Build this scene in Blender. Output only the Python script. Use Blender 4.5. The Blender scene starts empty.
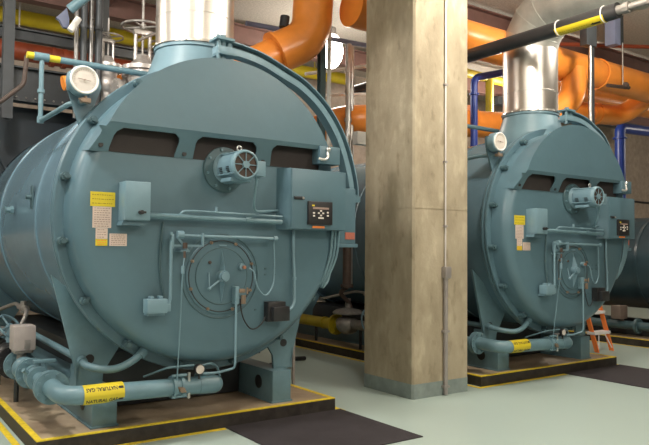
import bpy, bmesh, math, random
from math import sin, cos, pi, radians, sqrt, atan2
from mathutils import Vector, Matrix
random.seed(7)
S = bpy.context.scene
COL = S.collection
XC = 2.46            # boiler axis of the nearest boiler
ZC = 1.76            # boiler axis height
DX = 4.635           # spacing of the boilers
BASE = {}

# ------------------------------------------------------------------ materials
def new_mat(name):
    m = bpy.data.materials.new(name); m.use_nodes = True
    nt = m.node_tree; b = nt.nodes['Principled BSDF']
    return m, nt, b
def paint(name, col, rough=.4, metal=0., var=.06, scale=6., bump=.0, bscale=60., col2=None, spec=.5, coat=0., stretch=(1,1,1)):
    m, nt, b = new_mat(name)
    N, L = nt.nodes, nt.links
    tc = N.new('ShaderNodeTexCoord'); mp = N.new('ShaderNodeMapping'); mp.inputs['Scale'].default_value = stretch
    L.new(tc.outputs['Object'], mp.inputs['Vector'])
    no = N.new('ShaderNodeTexNoise'); no.inputs['Scale'].default_value = scale; no.inputs['Detail'].default_value = 6; no.inputs['Roughness'].default_value = .62
    L.new(mp.outputs['Vector'], no.inputs['Vector'])
    cr = N.new('ShaderNodeValToRGB')
    c2 = col2 or tuple(c*(1-var*2.2) for c in col); c1 = tuple(min(1, c*(1+var)) for c in col)
    cr.color_ramp.elements[0].position = .32; cr.color_ramp.elements[0].color = (*c2, 1)
    cr.color_ramp.elements[1].position = .66; cr.color_ramp.elements[1].color = (*c1, 1)
    L.new(no.outputs['Fac'], cr.inputs['Fac']); L.new(cr.outputs['Color'], b.inputs['Base Color'])
    mr = N.new('ShaderNodeMapRange'); mr.inputs['To Min'].default_value = max(.03, rough*.85); mr.inputs['To Max'].default_value = min(1, rough*1.2)
    L.new(no.outputs['Fac'], mr.inputs['Value']); L.new(mr.outputs['Result'], b.inputs['Roughness'])
    b.inputs['Metallic'].default_value = metal
    b.inputs['Specular IOR Level'].default_value = spec
    b.inputs['Coat Weight'].default_value = coat
    if bump:
        n2 = N.new('ShaderNodeTexNoise'); n2.inputs['Scale'].default_value = bscale; n2.inputs['Detail'].default_value = 5
        L.new(mp.outputs['Vector'], n2.inputs['Vector'])
        bu = N.new('ShaderNodeBump'); bu.inputs['Strength'].default_value = bump; bu.inputs['Distance'].default_value = .02
        L.new(n2.outputs['Fac'], bu.inputs['Height']); L.new(bu.outputs['Normal'], b.inputs['Normal'])
    return m
M = {}
M['teal'] = paint('teal_boiler_enamel', (.085, .157, .196), .36, var=.03, scale=2.2, bump=.05, bscale=14)
M['jacket'] = paint('teal_glossy_jacket', (.125, .215, .275), .25, metal=.05, var=.04, scale=1.5, bump=.035, bscale=3.5)
M['teal_light'] = paint('pale_teal_enamel', (.165, .27, .325), .35, var=.04, scale=5)
M['teal_pipe'] = paint('teal_pipe_paint', (.125, .22, .262), .38, var=.05, scale=9)
M['teal_dark'] = paint('dark_teal_paint', (.06, .115, .135), .42, var=.05)
M['steel'] = paint('galvanised_steel', (.55, .54, .52), .3, metal=.85, var=.08, scale=12)
M['steel_dark'] = paint('dark_steel', (.045, .05, .055), .42, metal=.3, var=.1)
M['valve'] = paint('silver_valve_paint', (.50, .47, .45), .36, metal=.55, var=.12, scale=18)
M['pipe_mix'] = paint('dark_shiny_pipe', (.13, .125, .12), .28, metal=.8, var=.1)
M['cast'] = paint('cast_metal', (.32, .30, .28), .45, metal=.5, var=.12, scale=14)
M['black'] = paint('black_plastic', (.018, .018, .02), .38, var=.1)
M['blackpipe'] = paint('black_pipe_jacket', (.03, .03, .032), .3, var=.1)
M['orange'] = paint('orange_pipe_jacket', (.88, .29, .045), .3, var=.05, scale=3, bump=.04, bscale=8)
M['redorange'] = paint('brick_red_pipe_paint', (.25, .05, .02), .4, var=.05)
M['yellow'] = paint('yellow_pipe_paint', (.44, .345, .012), .42, var=.05)
M['yellow_line'] = paint('yellow_safety_paint', (.78, .58, .03), .55, var=.12, scale=30)
M['blue'] = paint('deep_blue_pipe_paint', (.015, .05, .30), .35, var=.05)
M['greyblue'] = paint('grey_blue_steel', (.16, .18, .27), .45, var=.05)
M['brownbeam'] = paint('reddish_brown_primer', (.16, .085, .07), .55, var=.08)
M['navy'] = paint('shaded_teal_enamel', (.026, .052, .066), .3, var=.05)  # teal darkened in its colour, for a boiler that gets little light
M['rust'] = paint('rusty_brown_steel', (.07, .045, .035), .6, var=.15, scale=12)
M['white'] = paint('white_paint', (.78, .77, .73), .45, var=.03)
M['dial'] = paint('dial_face', (.60, .55, .50), .5, var=.02)
M['label_pink'] = paint('paper_label', (.62, .50, .44), .6, var=.04)
M['label_yellow'] = paint('yellow_label', (.62, .49, .02), .5, var=.04)
M['label_orange'] = paint('orange_label', (.75, .22, .05), .5, var=.03)
M['label_red'] = paint('brick_red_label', (.40, .12, .08), .5, var=.08, scale=60)
M['ink'] = paint('black_ink', (.02, .018, .01), .6, var=.0)
M['faded_ink'] = paint('faded_ink', (.28, .20, .17), .6, var=.0)
M['olive_ink'] = paint('olive_ink', (.22, .17, .01), .6, var=.0)
M['key'] = paint('pale_keys', (.70, .66, .60), .5, var=.0)
M['brass'] = paint('brass', (.60, .42, .22), .3, metal=.8, var=.1)
M['bronze'] = paint('dull_bronze', (.30, .22, .16), .4, metal=.5, var=.1)
M['copper'] = paint('copper', (.62, .28, .18), .35, metal=.8, var=.1)
M['ladder'] = paint('orange_fibreglass', (.85, .22, .05), .45, var=.05)
M['alu'] = paint('aluminium_tread', (.78, .75, .76), .4, metal=.0, var=.05)
M['pad'] = paint('tan_pad_top', (.40, .315, .22), .5, var=.16, scale=2.2, col2=(.24, .17, .115))
M['pad_side'] = paint('black_pad_side', (.03, .025, .022), .6, var=.3, scale=12)
M['intake_shade'] = paint('brown_intake_shade', (.032, .026, .025), .8, var=.1)  # dark colour stands for the shade under the hood
M['mat'] = paint('black_rubber_mat', (.043, .038, .042), .75, var=.12, scale=5, bump=.3, bscale=130, spec=.15)
M['greybox'] = paint('mauve_grey_cover', (.40, .35, .33), .5, var=.06)
M['brownbox'] = paint('brown_cover', (.17, .13, .11), .6, var=.08)
M['conduit'] = paint('grey_conduit', (.36, .33, .32), .35, metal=.4, var=.06)
M['light_conduit'] = paint('light_conduit', (.60, .56, .54), .4, metal=.2, var=.04)
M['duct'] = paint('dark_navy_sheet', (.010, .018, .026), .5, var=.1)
M['ceiling'] = paint('speckled_ceiling', (.50, .46, .40), .9, var=.14, scale=34, bump=.5, bscale=60)
M['wall'] = paint('tan_block_wall', (.40, .33, .27), .85, var=.10, scale=7, bump=.2, bscale=40)
def stainless():
    m, nt, b = new_mat('brushed_stainless')
    N, L = nt.nodes, nt.links
    tc = N.new('ShaderNodeTexCoord'); mp = N.new('ShaderNodeMapping'); mp.inputs['Scale'].default_value = (5, 5, .6)
    L.new(tc.outputs['Object'], mp.inputs['Vector'])
    no = N.new('ShaderNodeTexNoise'); no.inputs['Scale'].default_value = 1.5; no.inputs['Detail'].default_value = 4
    L.new(mp.outputs['Vector'], no.inputs['Vector'])
    mr = N.new('ShaderNodeMapRange'); mr.inputs['To Min'].default_value = .27; mr.inputs['To Max'].default_value = .36
    L.new(no.outputs['Fac'], mr.inputs['Value']); L.new(mr.outputs['Result'], b.inputs['Roughness'])
    b.inputs['Base Color'].default_value = (.74, .70, .66, 1); b.inputs['Metallic'].default_value = 1
    return m
M['stainless'] = stainless()
M['dullmetal'] = paint('dull_grey_duct_metal', (.50, .50, .46), .36, metal=.6, var=.10, scale=3)
def concrete():
    m, nt, b = new_mat('column_concrete')
    N, L = nt.nodes, nt.links
    tc = N.new('ShaderNodeTexCoord')
    n1 = N.new('ShaderNodeTexNoise'); n1.inputs['Scale'].default_value = 2.2; n1.inputs['Detail'].default_value = 9; n1.inputs['Roughness'].default_value = .65
    mp = N.new('ShaderNodeMapping'); mp.inputs['Scale'].default_value = (1.4, 1.4, .6)
    L.new(tc.outputs['Object'], mp.inputs['Vector']); L.new(mp.outputs['Vector'], n1.inputs['Vector'])
    cr = N.new('ShaderNodeValToRGB')
    e = cr.color_ramp.elements
    e[0].position = .25; e[0].color = (.23, .19, .13, 1)
    e[1].position = .75; e[1].color = (.46, .395, .29, 1)
    k = e.new(.5); k.color = (.36, .305, .215, 1)
    L.new(n1.outputs['Fac'], cr.inputs['Fac'])
    n2 = N.new('ShaderNodeTexNoise'); n2.inputs['Scale'].default_value = 9; n2.inputs['Detail'].default_value = 6
    mp2 = N.new('ShaderNodeMapping'); mp2.inputs['Scale'].default_value = (1, 1, .45)
    L.new(tc.outputs['Object'], mp2.inputs['Vector']); L.new(mp2.outputs['Vector'], n2.inputs['Vector'])
    c2 = N.new('ShaderNodeValToRGB'); c2.color_ramp.elements[0].position = .56; c2.color_ramp.elements[1].position = .76
    c2.color_ramp.elements[0].color = (1, 1, 1, 1); c2.color_ramp.elements[1].color = (1.28, 1.3, 1.32, 1)
    L.new(n2.outputs['Fac'], c2.inputs['Fac'])
    c3 = N.new('ShaderNodeValToRGB'); c3.color_ramp.elements[0].position = .27; c3.color_ramp.elements[1].position = .40
    c3.color_ramp.elements[0].color = (.68, .66, .62, 1); c3.color_ramp.elements[1].color = (1, 1, 1, 1)
    L.new(n2.outputs['Fac'], c3.inputs['Fac'])
    mx = N.new('ShaderNodeMix'); mx.data_type = 'RGBA'; mx.blend_type = 'MULTIPLY'; mx.inputs[0].default_value = 1
    L.new(cr.outputs['Color'], mx.inputs[6]); L.new(c2.outputs['Color'], mx.inputs[7])
    m2 = N.new('ShaderNodeMix'); m2.data_type = 'RGBA'; m2.blend_type = 'MULTIPLY'; m2.inputs[0].default_value = 1
    L.new(mx.outputs[2], m2.inputs[6]); L.new(c3.outputs['Color'], m2.inputs[7])
    # form joint and tie holes at the pour line
    L.new(m2.outputs[2], b.inputs['Base Color'])
    b.inputs['Roughness'].default_value = .8
    n3 = N.new('ShaderNodeTexNoise'); n3.inputs['Scale'].default_value = 40; n3.inputs['Detail'].default_value = 6
    L.new(tc.outputs['Object'], n3.inputs['Vector'])
    bu = N.new('ShaderNodeBump'); bu.inputs['Strength'].default_value = .25; bu.inputs['Distance'].default_value = .01
    L.new(n3.outputs['Fac'], bu.inputs['Height']); L.new(bu.outputs['Normal'], b.inputs['Normal'])
    return m
M['concrete'] = concrete()
M['floor'] = paint('pale_green_floor_paint', (.385, .475, .445), .26, var=.025, scale=.9)
M['floorband'] = paint('grey_green_base_paint', (.235, .285, .275), .5, var=.1, scale=8)
def soften(m, detail):
    for n in m.node_tree.nodes:
        if n.type == 'TEX_NOISE': n.inputs['Detail'].default_value = detail; n.inputs['Roughness'].default_value = .4
        if n.type == 'VALTORGB': n.color_ramp.elements[0].position = .1; n.color_ramp.elements[1].position = .9
        if n.type == 'MAP_RANGE': n.inputs['To Min'].default_value = .36; n.inputs['To Max'].default_value = .36
soften(M['floor'], 1.5)
def emit(name, col, s):
    m, nt, b = new_mat(name)
    b.inputs['Base Color'].default_value = (*col, 1); b.inputs['Emission Color'].default_value = (*col, 1); b.inputs['Emission Strength'].default_value = s
    return m
M['bulb'] = emit('glowing_lamp_globe', (1, .95, .86), 14)

# ------------------------------------------------------------------ mesh builder
def V(*a): return Vector(a)
class MB:
    def __init__(s): s.v = []; s.f = []
    def add(s, vs, fs):
        o = len(s.v); s.v += [Vector(v) for v in vs]; s.f += [tuple(i+o for i in f) for f in fs]; return s
    def box(s, x0, x1, y0, y1, z0, z1, bev=0.):
        if bev <= 0:
            vs = [(x, y, z) for x in (x0, x1) for y in (y0, y1) for z in (z0, z1)]
            return s.add(vs, [(0,1,3,2),(4,6,7,5),(0,4,5,1),(2,3,7,6),(0,2,6,4),(1,5,7,3)])
        bm = bmesh.new(); bmesh.ops.create_cube(bm, size=1)
        for v in bm.verts: v.co = ((x0+x1)/2+v.co.x*(x1-x0), (y0+y1)/2+v.co.y*(y1-y0), (z0+z1)/2+v.co.z*(z1-z0))
        bmesh.ops.bevel(bm, geom=list(bm.edges), offset=bev, segments=2, affect='EDGES', profile=.6)
        return s.bm(bm)
    def bm(s, bm):
        bm.verts.index_update()
        s.add([v.co.copy() for v in bm.verts], [tuple(v.index for v in f.verts) for f in bm.faces]); bm.free(); return s
    def prism(s, pts, a0, a1, ax='Y'):
        # pts: outline in the two other axes, extruded along ax
        def mk(p, a): return {'Y': (p[0], a, p[1]), 'X': (a, p[0], p[1]), 'Z': (p[0], p[1], a)}[ax]
        n = len(pts)
        vs = [mk(p, a0) for p in pts]+[mk(p, a1) for p in pts]
        return s.add(vs, [tuple(range(n))[::-1], tuple(range(n, 2*n))]+[(i, (i+1) % n, n+(i+1) % n, n+i) for i in range(n)])
    def lathe(s, prof, c, ax='Y', n=32, a0=0, a1=2*pi):
        # prof: (radius, position along ax)
        full = abs(a1-a0-2*pi) < 1e-6; m = n if full else n+1
        vs = []
        for i in range(m):
            t = a0+(a1-a0)*i/n; ct, st = cos(t), sin(t)
            for r, h in prof:
                if ax == 'Y': vs.append((c[0]+r*ct, c[1]+h, c[2]+r*st))
                elif ax == 'X': vs.append((c[0]+h, c[1]+r*ct, c[2]+r*st))
                else: vs.append((c[0]+r*ct, c[1]+r*st, c[2]+h))
        k = len(prof); fs = []
        for i in range(n):
            j = (i+1) % m
            for q in range(k-1): fs.append((i*k+q, j*k+q, j*k+q+1, i*k+q+1))
        return s.add(vs, fs)
    def cyl(s, p0, p1, r, r1=None, n=16, cap=True):
        p0, p1 = Vector(p0), Vector(p1); r1 = r if r1 is None else r1
        d = (p1-p0).normalized(); a = d.orthogonal().normalized(); b = d.cross(a)
        vs = [p0+(a*cos(2*pi*i/n)+b*sin(2*pi*i/n))*r for i in range(n)]+[p1+(a*cos(2*pi*i/n)+b*sin(2*pi*i/n))*r1 for i in range(n)]
        fs = [(i, (i+1) % n, n+(i+1) % n, n+i) for i in range(n)]
        if cap: fs += [tuple(range(n))[::-1], tuple(range(n, 2*n))]
        return s.add(vs, fs)
    def tube(s, path, r, fil=.05, n=12, k=6):
        P = [Vector(p) for p in path]; Q = [P[0]]
        for i in range(1, len(P)-1):
            a, b, c = P[i-1], P[i], P[i+1]
            f = min(fil, (a-b).length*.49, (c-b).length*.49)
            u, w = b+(a-b).normalized()*f, b+(c-b).normalized()*f
            for j in range(k+1):
                t = j/k; Q.append(u*(1-t)**2+b*2*t*(1-t)+w*t*t)
        Q.append(P[-1])
        d = (Q[1]-Q[0]).normalized(); a = d.orthogonal().normalized(); vs = []; m = len(Q)
        for i, q in enumerate(Q):
            if i == 0: t = (Q[1]-Q[0])
            elif i == m-1: t = Q[-1]-Q[-2]
            else: t = (Q[i+1]-q).normalized()+(q-Q[i-1]).normalized()
            t = t.normalized(); a = (a-t*a.dot(t)).normalized(); b = t.cross(a)
            vs += [q+(a*cos(2*pi*j/n)+b*sin(2*pi*j/n))*r for j in range(n)]
        fs = []
        for i in range(m-1):
            for j in range(n): fs.append((i*n+j, i*n+(j+1) % n, (i+1)*n+(j+1) % n, (i+1)*n+j))
        fs += [tuple(range(n))[::-1], tuple(range((m-1)*n, m*n))]
        return s.add(vs, fs)
    def torus(s, c, R, r, ax='Y', n=40, m=8, a0=0, a1=2*pi):
        prof = [(R+r*cos(2*pi*i/m), r*sin(2*pi*i/m)) for i in range(m+1)]
        return s.lathe(prof, c, ax, n, a0, a1)
    def ball(s, c, r, n=16, sc=(1, 1, 1)):
        bm = bmesh.new(); bmesh.ops.create_uvsphere(bm, u_segments=n, v_segments=max(6, n//2), radius=r)
        for v in bm.verts: v.co = Vector((v.co.x*sc[0], v.co.y*sc[1], v.co.z*sc[2]))+Vector(c)
        return s.bm(bm)
    def flange(s, c, d, R, t, nb=8, rb=.011, rc=None, n=28):
        c = Vector(c); d = Vector(d).normalized(); s.cyl(c-d*t/2, c+d*t/2, R, n=n)
        a = d.orthogonal().normalized(); b = d.cross(a); rc = rc or R*.8
        for i in range(nb):
            q = c+(a*cos(2*pi*(i+.5)/nb)+b*sin(2*pi*(i+.5)/nb))*rc
            s.cyl(q-d*(t/2+.012), q+d*(t/2+.012), rb, n=6)
        return s
    def wheel(s, c, d, R, r=.008, spokes=4, n=24):
        c = Vector(c); d = Vector(d).normalized(); a = d.orthogonal().normalized(); b = d.cross(a)
        ring = [c+(a*cos(2*pi*i/n)+b*sin(2*pi*i/n))*R for i in range(n)]
        for i in range(n): s.cyl(ring[i], ring[(i+1) % n], r, n=6, cap=False)
        for i in range(spokes): s.cyl(c, c+(a*cos(2*pi*i/spokes)+b*sin(2*pi*i/spokes))*R, r*.8, n=6)
        s.cyl(c-d*r*2, c+d*r*2, r*2.6, n=8); return s
    def bolts(s, pts, d, r, h):
        d = Vector(d).normalized()
        for p in pts: s.cyl(Vector(p), Vector(p)+d*h, r, n=6)
        return s
    def build(s, name, mat, parent=None, smooth=True):
        if parent is None:
            xs = [v.x for v in s.v]; ys = [v.y for v in s.v]; zs = [v.z for v in s.v]
            base = Vector(((min(xs)+max(xs))/2, (min(ys)+max(ys))/2, min(zs)))
        else: base = BASE[parent.name]
        me = bpy.data.meshes.new(name); me.from_pydata([v-base for v in s.v], [], s.f)
        bm = bmesh.new(); bm.from_mesh(me); bmesh.ops.recalc_face_normals(bm, faces=bm.faces); bm.to_mesh(me); bm.free()
        me.materials.append(mat if not isinstance(mat, str) else M[mat])
        if smooth:
            for p in me.polygons: p.use_smooth = True
            me.set_sharp_from_angle(angle=radians(34))
        me.update()
        o = bpy.data.objects.new(name, me); COL.objects.link(o)
        if parent is None: o.location = base
        else: o.parent = parent
        BASE[o.name] = base
        return o
def mb(): return MB()
def tag(o, label=None, cat=None, group=None, kind=None):
    if label: o['label'] = label
    if cat: o['category'] = cat
    if group: o['group'] = group
    if kind: o['kind'] = kind
    return o
def thing(name, loc, label, cat, group=None):
    o = bpy.data.objects.new(name, None); COL.objects.link(o); o.location = loc; o.empty_display_size = .1
    BASE[o.name] = Vector(loc)
    return tag(o, label, cat, group)
def struct(name, m, mat): return tag(m.build(name, mat, None, False), kind='structure')
def copy_tree(o, off, label=None, parent=None):
    c = o.copy(); COL.objects.link(c)
    if parent is None:
        c.location = Vector(o.location)+Vector(off); BASE[c.name] = BASE[o.name]+Vector(off)
        if label: c['label'] = label
    else: c.parent = parent; BASE[c.name] = BASE[parent.name]
    for ch in list(o.children): copy_tree(ch, off, None, c)
    return c
def text_geo(body, size, bold=0.):
    cu = bpy.data.curves.new('t', 'FONT'); cu.body = body; cu.size = size; cu.align_x = 'CENTER'; cu.align_y = 'CENTER'
    cu.resolution_u = 3; cu.extrude = 0; cu.offset = bold
    o = bpy.data.objects.new('t', cu); COL.objects.link(o)
    dg = bpy.context.evaluated_depsgraph_get(); me = bpy.data.meshes.new_from_object(o.evaluated_get(dg))
    bm = bmesh.new(); bm.from_mesh(me)
    bmesh.ops.triangulate(bm, faces=bm.faces)
    bm.verts.index_update()
    vs = [v.co.copy() for v in bm.verts]; fs = [tuple(v.index for v in f.verts) for f in bm.faces]
    bm.free(); bpy.data.objects.remove(o); bpy.data.curves.remove(cu); bpy.data.meshes.remove(me)
    return vs, fs

# ------------------------------------------------------------------ the room
CH = 5.6
struct('floor', mb().box(-9, 24, -6, 12.6, -.2, 0), 'floor')
struct('ceiling', mb().box(-9, 24, -6, 12.6, CH, CH+.2), 'ceiling')
struct('wall_back', mb().box(-9, 24, 12.5, 12.7, 0, CH), 'wall')
struct('wall_front', mb().box(-9, 24, -6.2, -6, 0, CH), 'wall')
struct('wall_left', mb().box(-9.2, -9, -6, 12.6, 0, CH), 'wall')
struct('wall_right', mb().box(24, 24.2, -6, 12.6, 0, CH), 'wall')

# concrete column
c = thing('concrete_column', (5.08, 5.48, 0), 'square tan concrete column standing between the two boilers', 'column')
m = mb(); x0, x1, y0, y1 = 4.685, 5.49, 5.096, 5.90; b_ = .02
oc = [(x0+b_, y0), (x1-b_, y0), (x1, y0+b_), (x1, y1-b_), (x1-b_, y1), (x0+b_, y1), (x0, y1-b_), (x0, y0+b_)]
m.prism(oc, .15, 1.93, 'Z'); m.prism([(x*1+(-.004 if x > 5.08 else .004), y+(.004 if y < 5.4 else -.004)) for x, y in oc], 1.93, 1.938, 'Z'); m.prism(oc, 1.938, CH, 'Z')
m.build('shaft', 'concrete', c)
m = mb(); m.prism([(x0-.002+b_, y0-.002), (x1+.002-b_, y0-.002), (x1+.002, y0+b_), (x1+.002, y1-b_), (x1-b_, y1+.002), (x0+b_, y1+.002), (x0-.002, y1-b_), (x0-.002, y0+b_)], 0, .15, 'Z')
o = m.build('painted_base', 'floorband', c); o['label'] = 'grey green painted band at the foot'
# conduit on column
cd = thing('electrical_conduit', (5.12, 5.08, 0), 'thin grey electrical conduit running up the concrete column', 'conduit')
mb().cyl((5.12, 5.075, 1.33), (5.12, 5.075, CH), .0085, n=8).build('upper_conduit', 'light_conduit', cd)
mb().cyl((5.12, 5.07, .012), (5.12, 5.07, 1.22), .024, n=12).build('lower_conduit', 'conduit', cd)
mb().box(5.08, 5.165, 5.03, 5.094, 1.215, 1.335, .006).build('junction_box', 'conduit', cd)
for z in (.08, .65):
    mb().box(5.082, 5.158, 5.045, 5.095, z, z+.025, .003).build('clamp', 'conduit', cd)
for z in (1.75, 2.43, 3.25):
    mb().box(5.1, 5.14, 5.06, 5.095, z, z+.02, .002).build('clip', 'conduit', cd)

# ------------------------------------------------------------------ equipment pads
def make_pad(label):
    t = thing('equipment_pad', (XC, 5.17, 0), label, 'platform', 'raised pads under the boilers')
    a0, a1, b0, b1 = 1.138, 3.775, 5.172, 11.2
    mb().box(a0, a1, b0, b1, 0, .106).build('pad_body', 'pad_side', t, False)
    mb().box(a0+.005, a1-.005, b0+.005, b1-.005, .106, .112).build('top_surface', 'pad', t, False)
    m = mb(); w = .045
    m.box(a0, a1, b0, b0+w, .108, .1155); m.box(a0, a0+w, b0+w, b1, .108, .1155); m.box(a1-w, a1, b0+w, b1, .108, .1155)
    o = m.build('safety_stripe', 'yellow_line', t, False); o['label'] = 'yellow stripe round the top edge'
    m = mb(); g = .03
    m.box(a0-g-.05, 2.62, b0-g-.03, b0-g+.02, 0, .003); m.box(a0-g-.05, a0-g, b0-g+.02, b1, 0, .003); m.box(a1+g, a1+g+.045, b0-.06, b1, 0, .003)
    o = m.build('floor_stripe', 'yellow_line', t, False); o['label'] = 'yellow line painted on the floor beside the pad'
    return t
pad1 = make_pad('tan topped low pad under the nearest, leftmost boiler')
copy_tree(pad1, (DX, 0, 0), 'tan topped low pad with yellow edge under the boiler right of the column')
copy_tree(pad1, (2*DX, 0, 0), 'yellow edged pad under the dark boiler at the right edge')
def mat_(off, label):
    m = mb().box(2.63+off, 3.83+off, 4.04, 5.165, .001, .009, .003)
    return tag(m.build('rubber_mat', 'mat', None, False), label, 'mat', 'black floor mats in front of the boilers')
mat_(0, 'black rubber floor mat in front of the nearest boiler pad')
mat_(DX, 'black rubber floor mat in front of the pad right of the column')

# ------------------------------------------------------------------ boiler
def arc_pts(cx, cz, R, a0, a1, n):
    return [(cx+R*cos(radians(a0+(a1-a0)*i/n)), cz+R*sin(radians(a0+(a1-a0)*i/n))) for i in range(n+1)]
def make_boiler(label):
    t = thing('boiler', (XC, 5.4, .112), label, 'boiler', 'teal fire tube boilers')
    C = (XC, 0, ZC)
    sh = mb().lathe([(.0, 10.45), (1.1, 10.45), (1.17, 10.38), (1.185, 10.3), (1.185, 5.24)], C, n=96).build('shell', 'jacket', t)
    for y in (6.05, 7.7, 9.3):
        mb().lathe([(1.185, y-.035), (1.197, y-.03), (1.197, y+.03), (1.185, y+.035)], C, n=96).build('jacket_band', 'jacket', sh)
    m = mb().cyl((1.262, 6.92, 1.85), (1.19, 6.92, 1.85), .03, n=12); m.cyl((1.262, 6.92, 1.85), (1.235, 6.92, 1.85), .038, n=6)
    m.build('pipe_stub', 'teal_pipe', sh)
    m = mb(); m.box(1.27, 1.283, 6.16, 6.24, 1.83, 2.03, .004); m.cyl((1.225, 6.2, 1.93), (1.28, 6.2, 1.93), .022, n=10)
    m.build('latch', 'teal_dark', sh)
    # flange ring and door
    mb().lathe([(1.18, 5.155), (1.25, 5.155), (1.256, 5.165), (1.256, 5.185), (1.25, 5.195), (1.235, 5.195), (1.235, 5.2), (1.25, 5.205), (1.256, 5.215), (1.256, 5.235), (1.25, 5.245), (1.15, 5.245)], C, n=120).build('flange_ring', 'teal', t)
    prof = [(0, 4.93), (1.06, 4.93)]+[(1.06+.11*sin(radians(a)), 5.04-.11*cos(radians(a))) for a in range(15, 91, 15)]+[(1.18, 5.1), (1.182, 5.156), (.9, 5.158)]
    door = mb().lathe(prof, C, n=120).build('front_door', 'teal', t)
    for k in range(16):
        a = radians(145+22.5*k)
        if 25 < (145+22.5*k) % 360 < 140 and k % 2 == 0: continue
        ca, sa = cos(a), sin(a); q = Vector((XC+1.215*ca, 5.1, ZC+1.215*sa)); rad = Vector((ca, 0, sa))
        m = mb().cyl(q+V(0, -.035, 0), q+V(0, .06, 0), .019, n=6); m.cyl(q+V(0, -.012, 0), q+V(0, .055, 0), .03, n=12)
        m.cyl(q-rad*.055+V(0, -.005, 0), q+V(0, .012, 0), .017, n=8)
        m.build('door_clamp', 'teal_dark', t)
    # --- draft hood over the upper door
    R0, z0 = 1.06, 1.955; yf = 4.82; zb = 2.41
    a_c = math.degrees(math.asin((zb-z0)/R0)); n = 56
    front = arc_pts(XC, z0, R0, 180-a_c, a_c, n)
    back = arc_pts(XC, ZC, 1.172, 157, 23, n)
    m = mb(); th = .012
    # front plate: outline arc + lip
    N = len(front)
    vs = [(x, yf, z) for x, z in front]+[(x, yf+th, z) for x, z in front]
    m.add(vs, [tuple(range(N)), tuple(range(N, 2*N))[::-1], (0, N, 2*N-1, N-1)])
    vs = [(x, yf, z) for x, z in front]+[(x, 5.07, z) for x, z in back]+[(x*.985+XC*.015, yf+th, z-.012) for x, z in front]+[(x*.985+XC*.015, 5.07, z-.014) for x, z in back]
    fs = []
    for i in range(N-1):
        fs += [(i, i+1, N+i+1, N+i), (2*N+i, 3*N+i, 3*N+i+1, 2*N+i+1)]
    m.add(vs, fs)
    # lower lip and three slanting tabs with rounded windows between
    zl, zt = 2.375, 2.2
    def yz(z): return yf+(zb-z)/(zb-zt)*.105
    def tab(tl, tr, bl, br):
        # flared tab, thin plate with concave fillets at the top
        L = []; Rr = []
        for i in range(7):
            s_ = i/6; z = zl+(zt-zl)*s_
            fl = .05*(1-min(1, s_*3.2))**2
            L.append((tl+(bl-tl)*s_-fl, z)); Rr.append((tr+(br-tr)*s_+fl, z))
        q = L+Rr[::-1]; k = len(q)
        vv = [(XC+x, yz(z), z) for x, z in q]+[(XC+x, yz(z)+.012, z) for x, z in q]
        ff = []
        for i in range(6): ff += [(i, i+1, k-2-i, k-1-i), (k+i, 2*k-1-i, 2*k-2-i, k+i+1)]
        ff += [(i, (i+1) % k, k+(i+1) % k, k+i) for i in range(k)]
        m.add(vv, ff)
    uL = R0*cos(radians(a_c))
    vv = [(XC-uL, yf, zb), (XC+uL, yf, zb), (XC+uL+.02, yz(zl), zl), (XC-uL-.02, yz(zl), zl)]
    m.add([*vv, *[(x, y+.012, z) for x, y, z in vv]], [(0, 1, 2, 3), (7, 6, 5, 4), (0, 3, 7, 4), (3, 2, 6, 7), (2, 1, 5, 6)])
    tab(-uL-.02, -.90, -1.075, -.94); tab(-.40, -.275, -.43, -.272); tab(.27, .40, .27, .43); tab(.9, uL+.02, .93, 1.07)
    # left and right corner gussets back to the door rim
    m.add([(XC-uL, yf, zb), (XC-1.075, yz(zt), zt), (XC-1.085, 5.07, 2.215), (XC-1.079, 5.07, ZC+1.172*sin(radians(157)))], [(0, 1, 2, 3)])
    m.add([(XC+uL, yf, zb), (XC+1.07, yz(zt), zt), (XC+1.085, 5.07, 2.215), (XC+1.079, 5.07, ZC+1.172*sin(radians(23)))], [(0, 1, 2, 3)])
    hood = m.build('draft_hood', 'teal', t)
    m = mb().prism([(XC-.93, 2.205), (XC+.93, 2.205), (XC+.90, 2.44), (XC-.90, 2.44)], 4.922, 4.934)  # flat dark panel paints the shade in the hood opening
    o = m.build('intake_shade_panel', 'intake_shade', t); o['label'] = 'dark panel painted as the shade in the opening behind the hood'
    m = mb()
    for x, z in ((-.995, 2.245), (-.35, 2.235), (.35, 2.235)):
        m.cyl((XC+x, yz(z)-.006, z), (XC+x, yz(z)+.012, z), .018, n=14)
    m.build('bolt_hole', 'black', hood)
    m = mb().box(XC+.86, XC+1.075, 4.80, 4.96, 2.25, 2.405, .006); m.build('corner_box', 'teal', hood)
    m = mb().tube([(3.30, 4.79, 2.29), (3.34, 4.76, 2.275), (3.39, 4.78, 2.30), (3.40, 4.80, 2.37)], .012, .03); m.ball((3.40, 4.79, 2.375), .022, 10)
    m.build('cord_fitting', 'steel', hood)
    # --- davit arm (curved beam) and its pivot
    kp = [(-.05, 5.0, 1.455), (.16, 5.0, 1.445), (.38, 5.01, 1.41), (.62, 5.05, 1.345), (.88, 5.10, 1.265), (1.16, 5.18, 1.12), (1.36, 5.22, .925), (1.50, 5.25, .70), (1.60, 5.27, .42), (1.63, 5.28, .22)]
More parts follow.
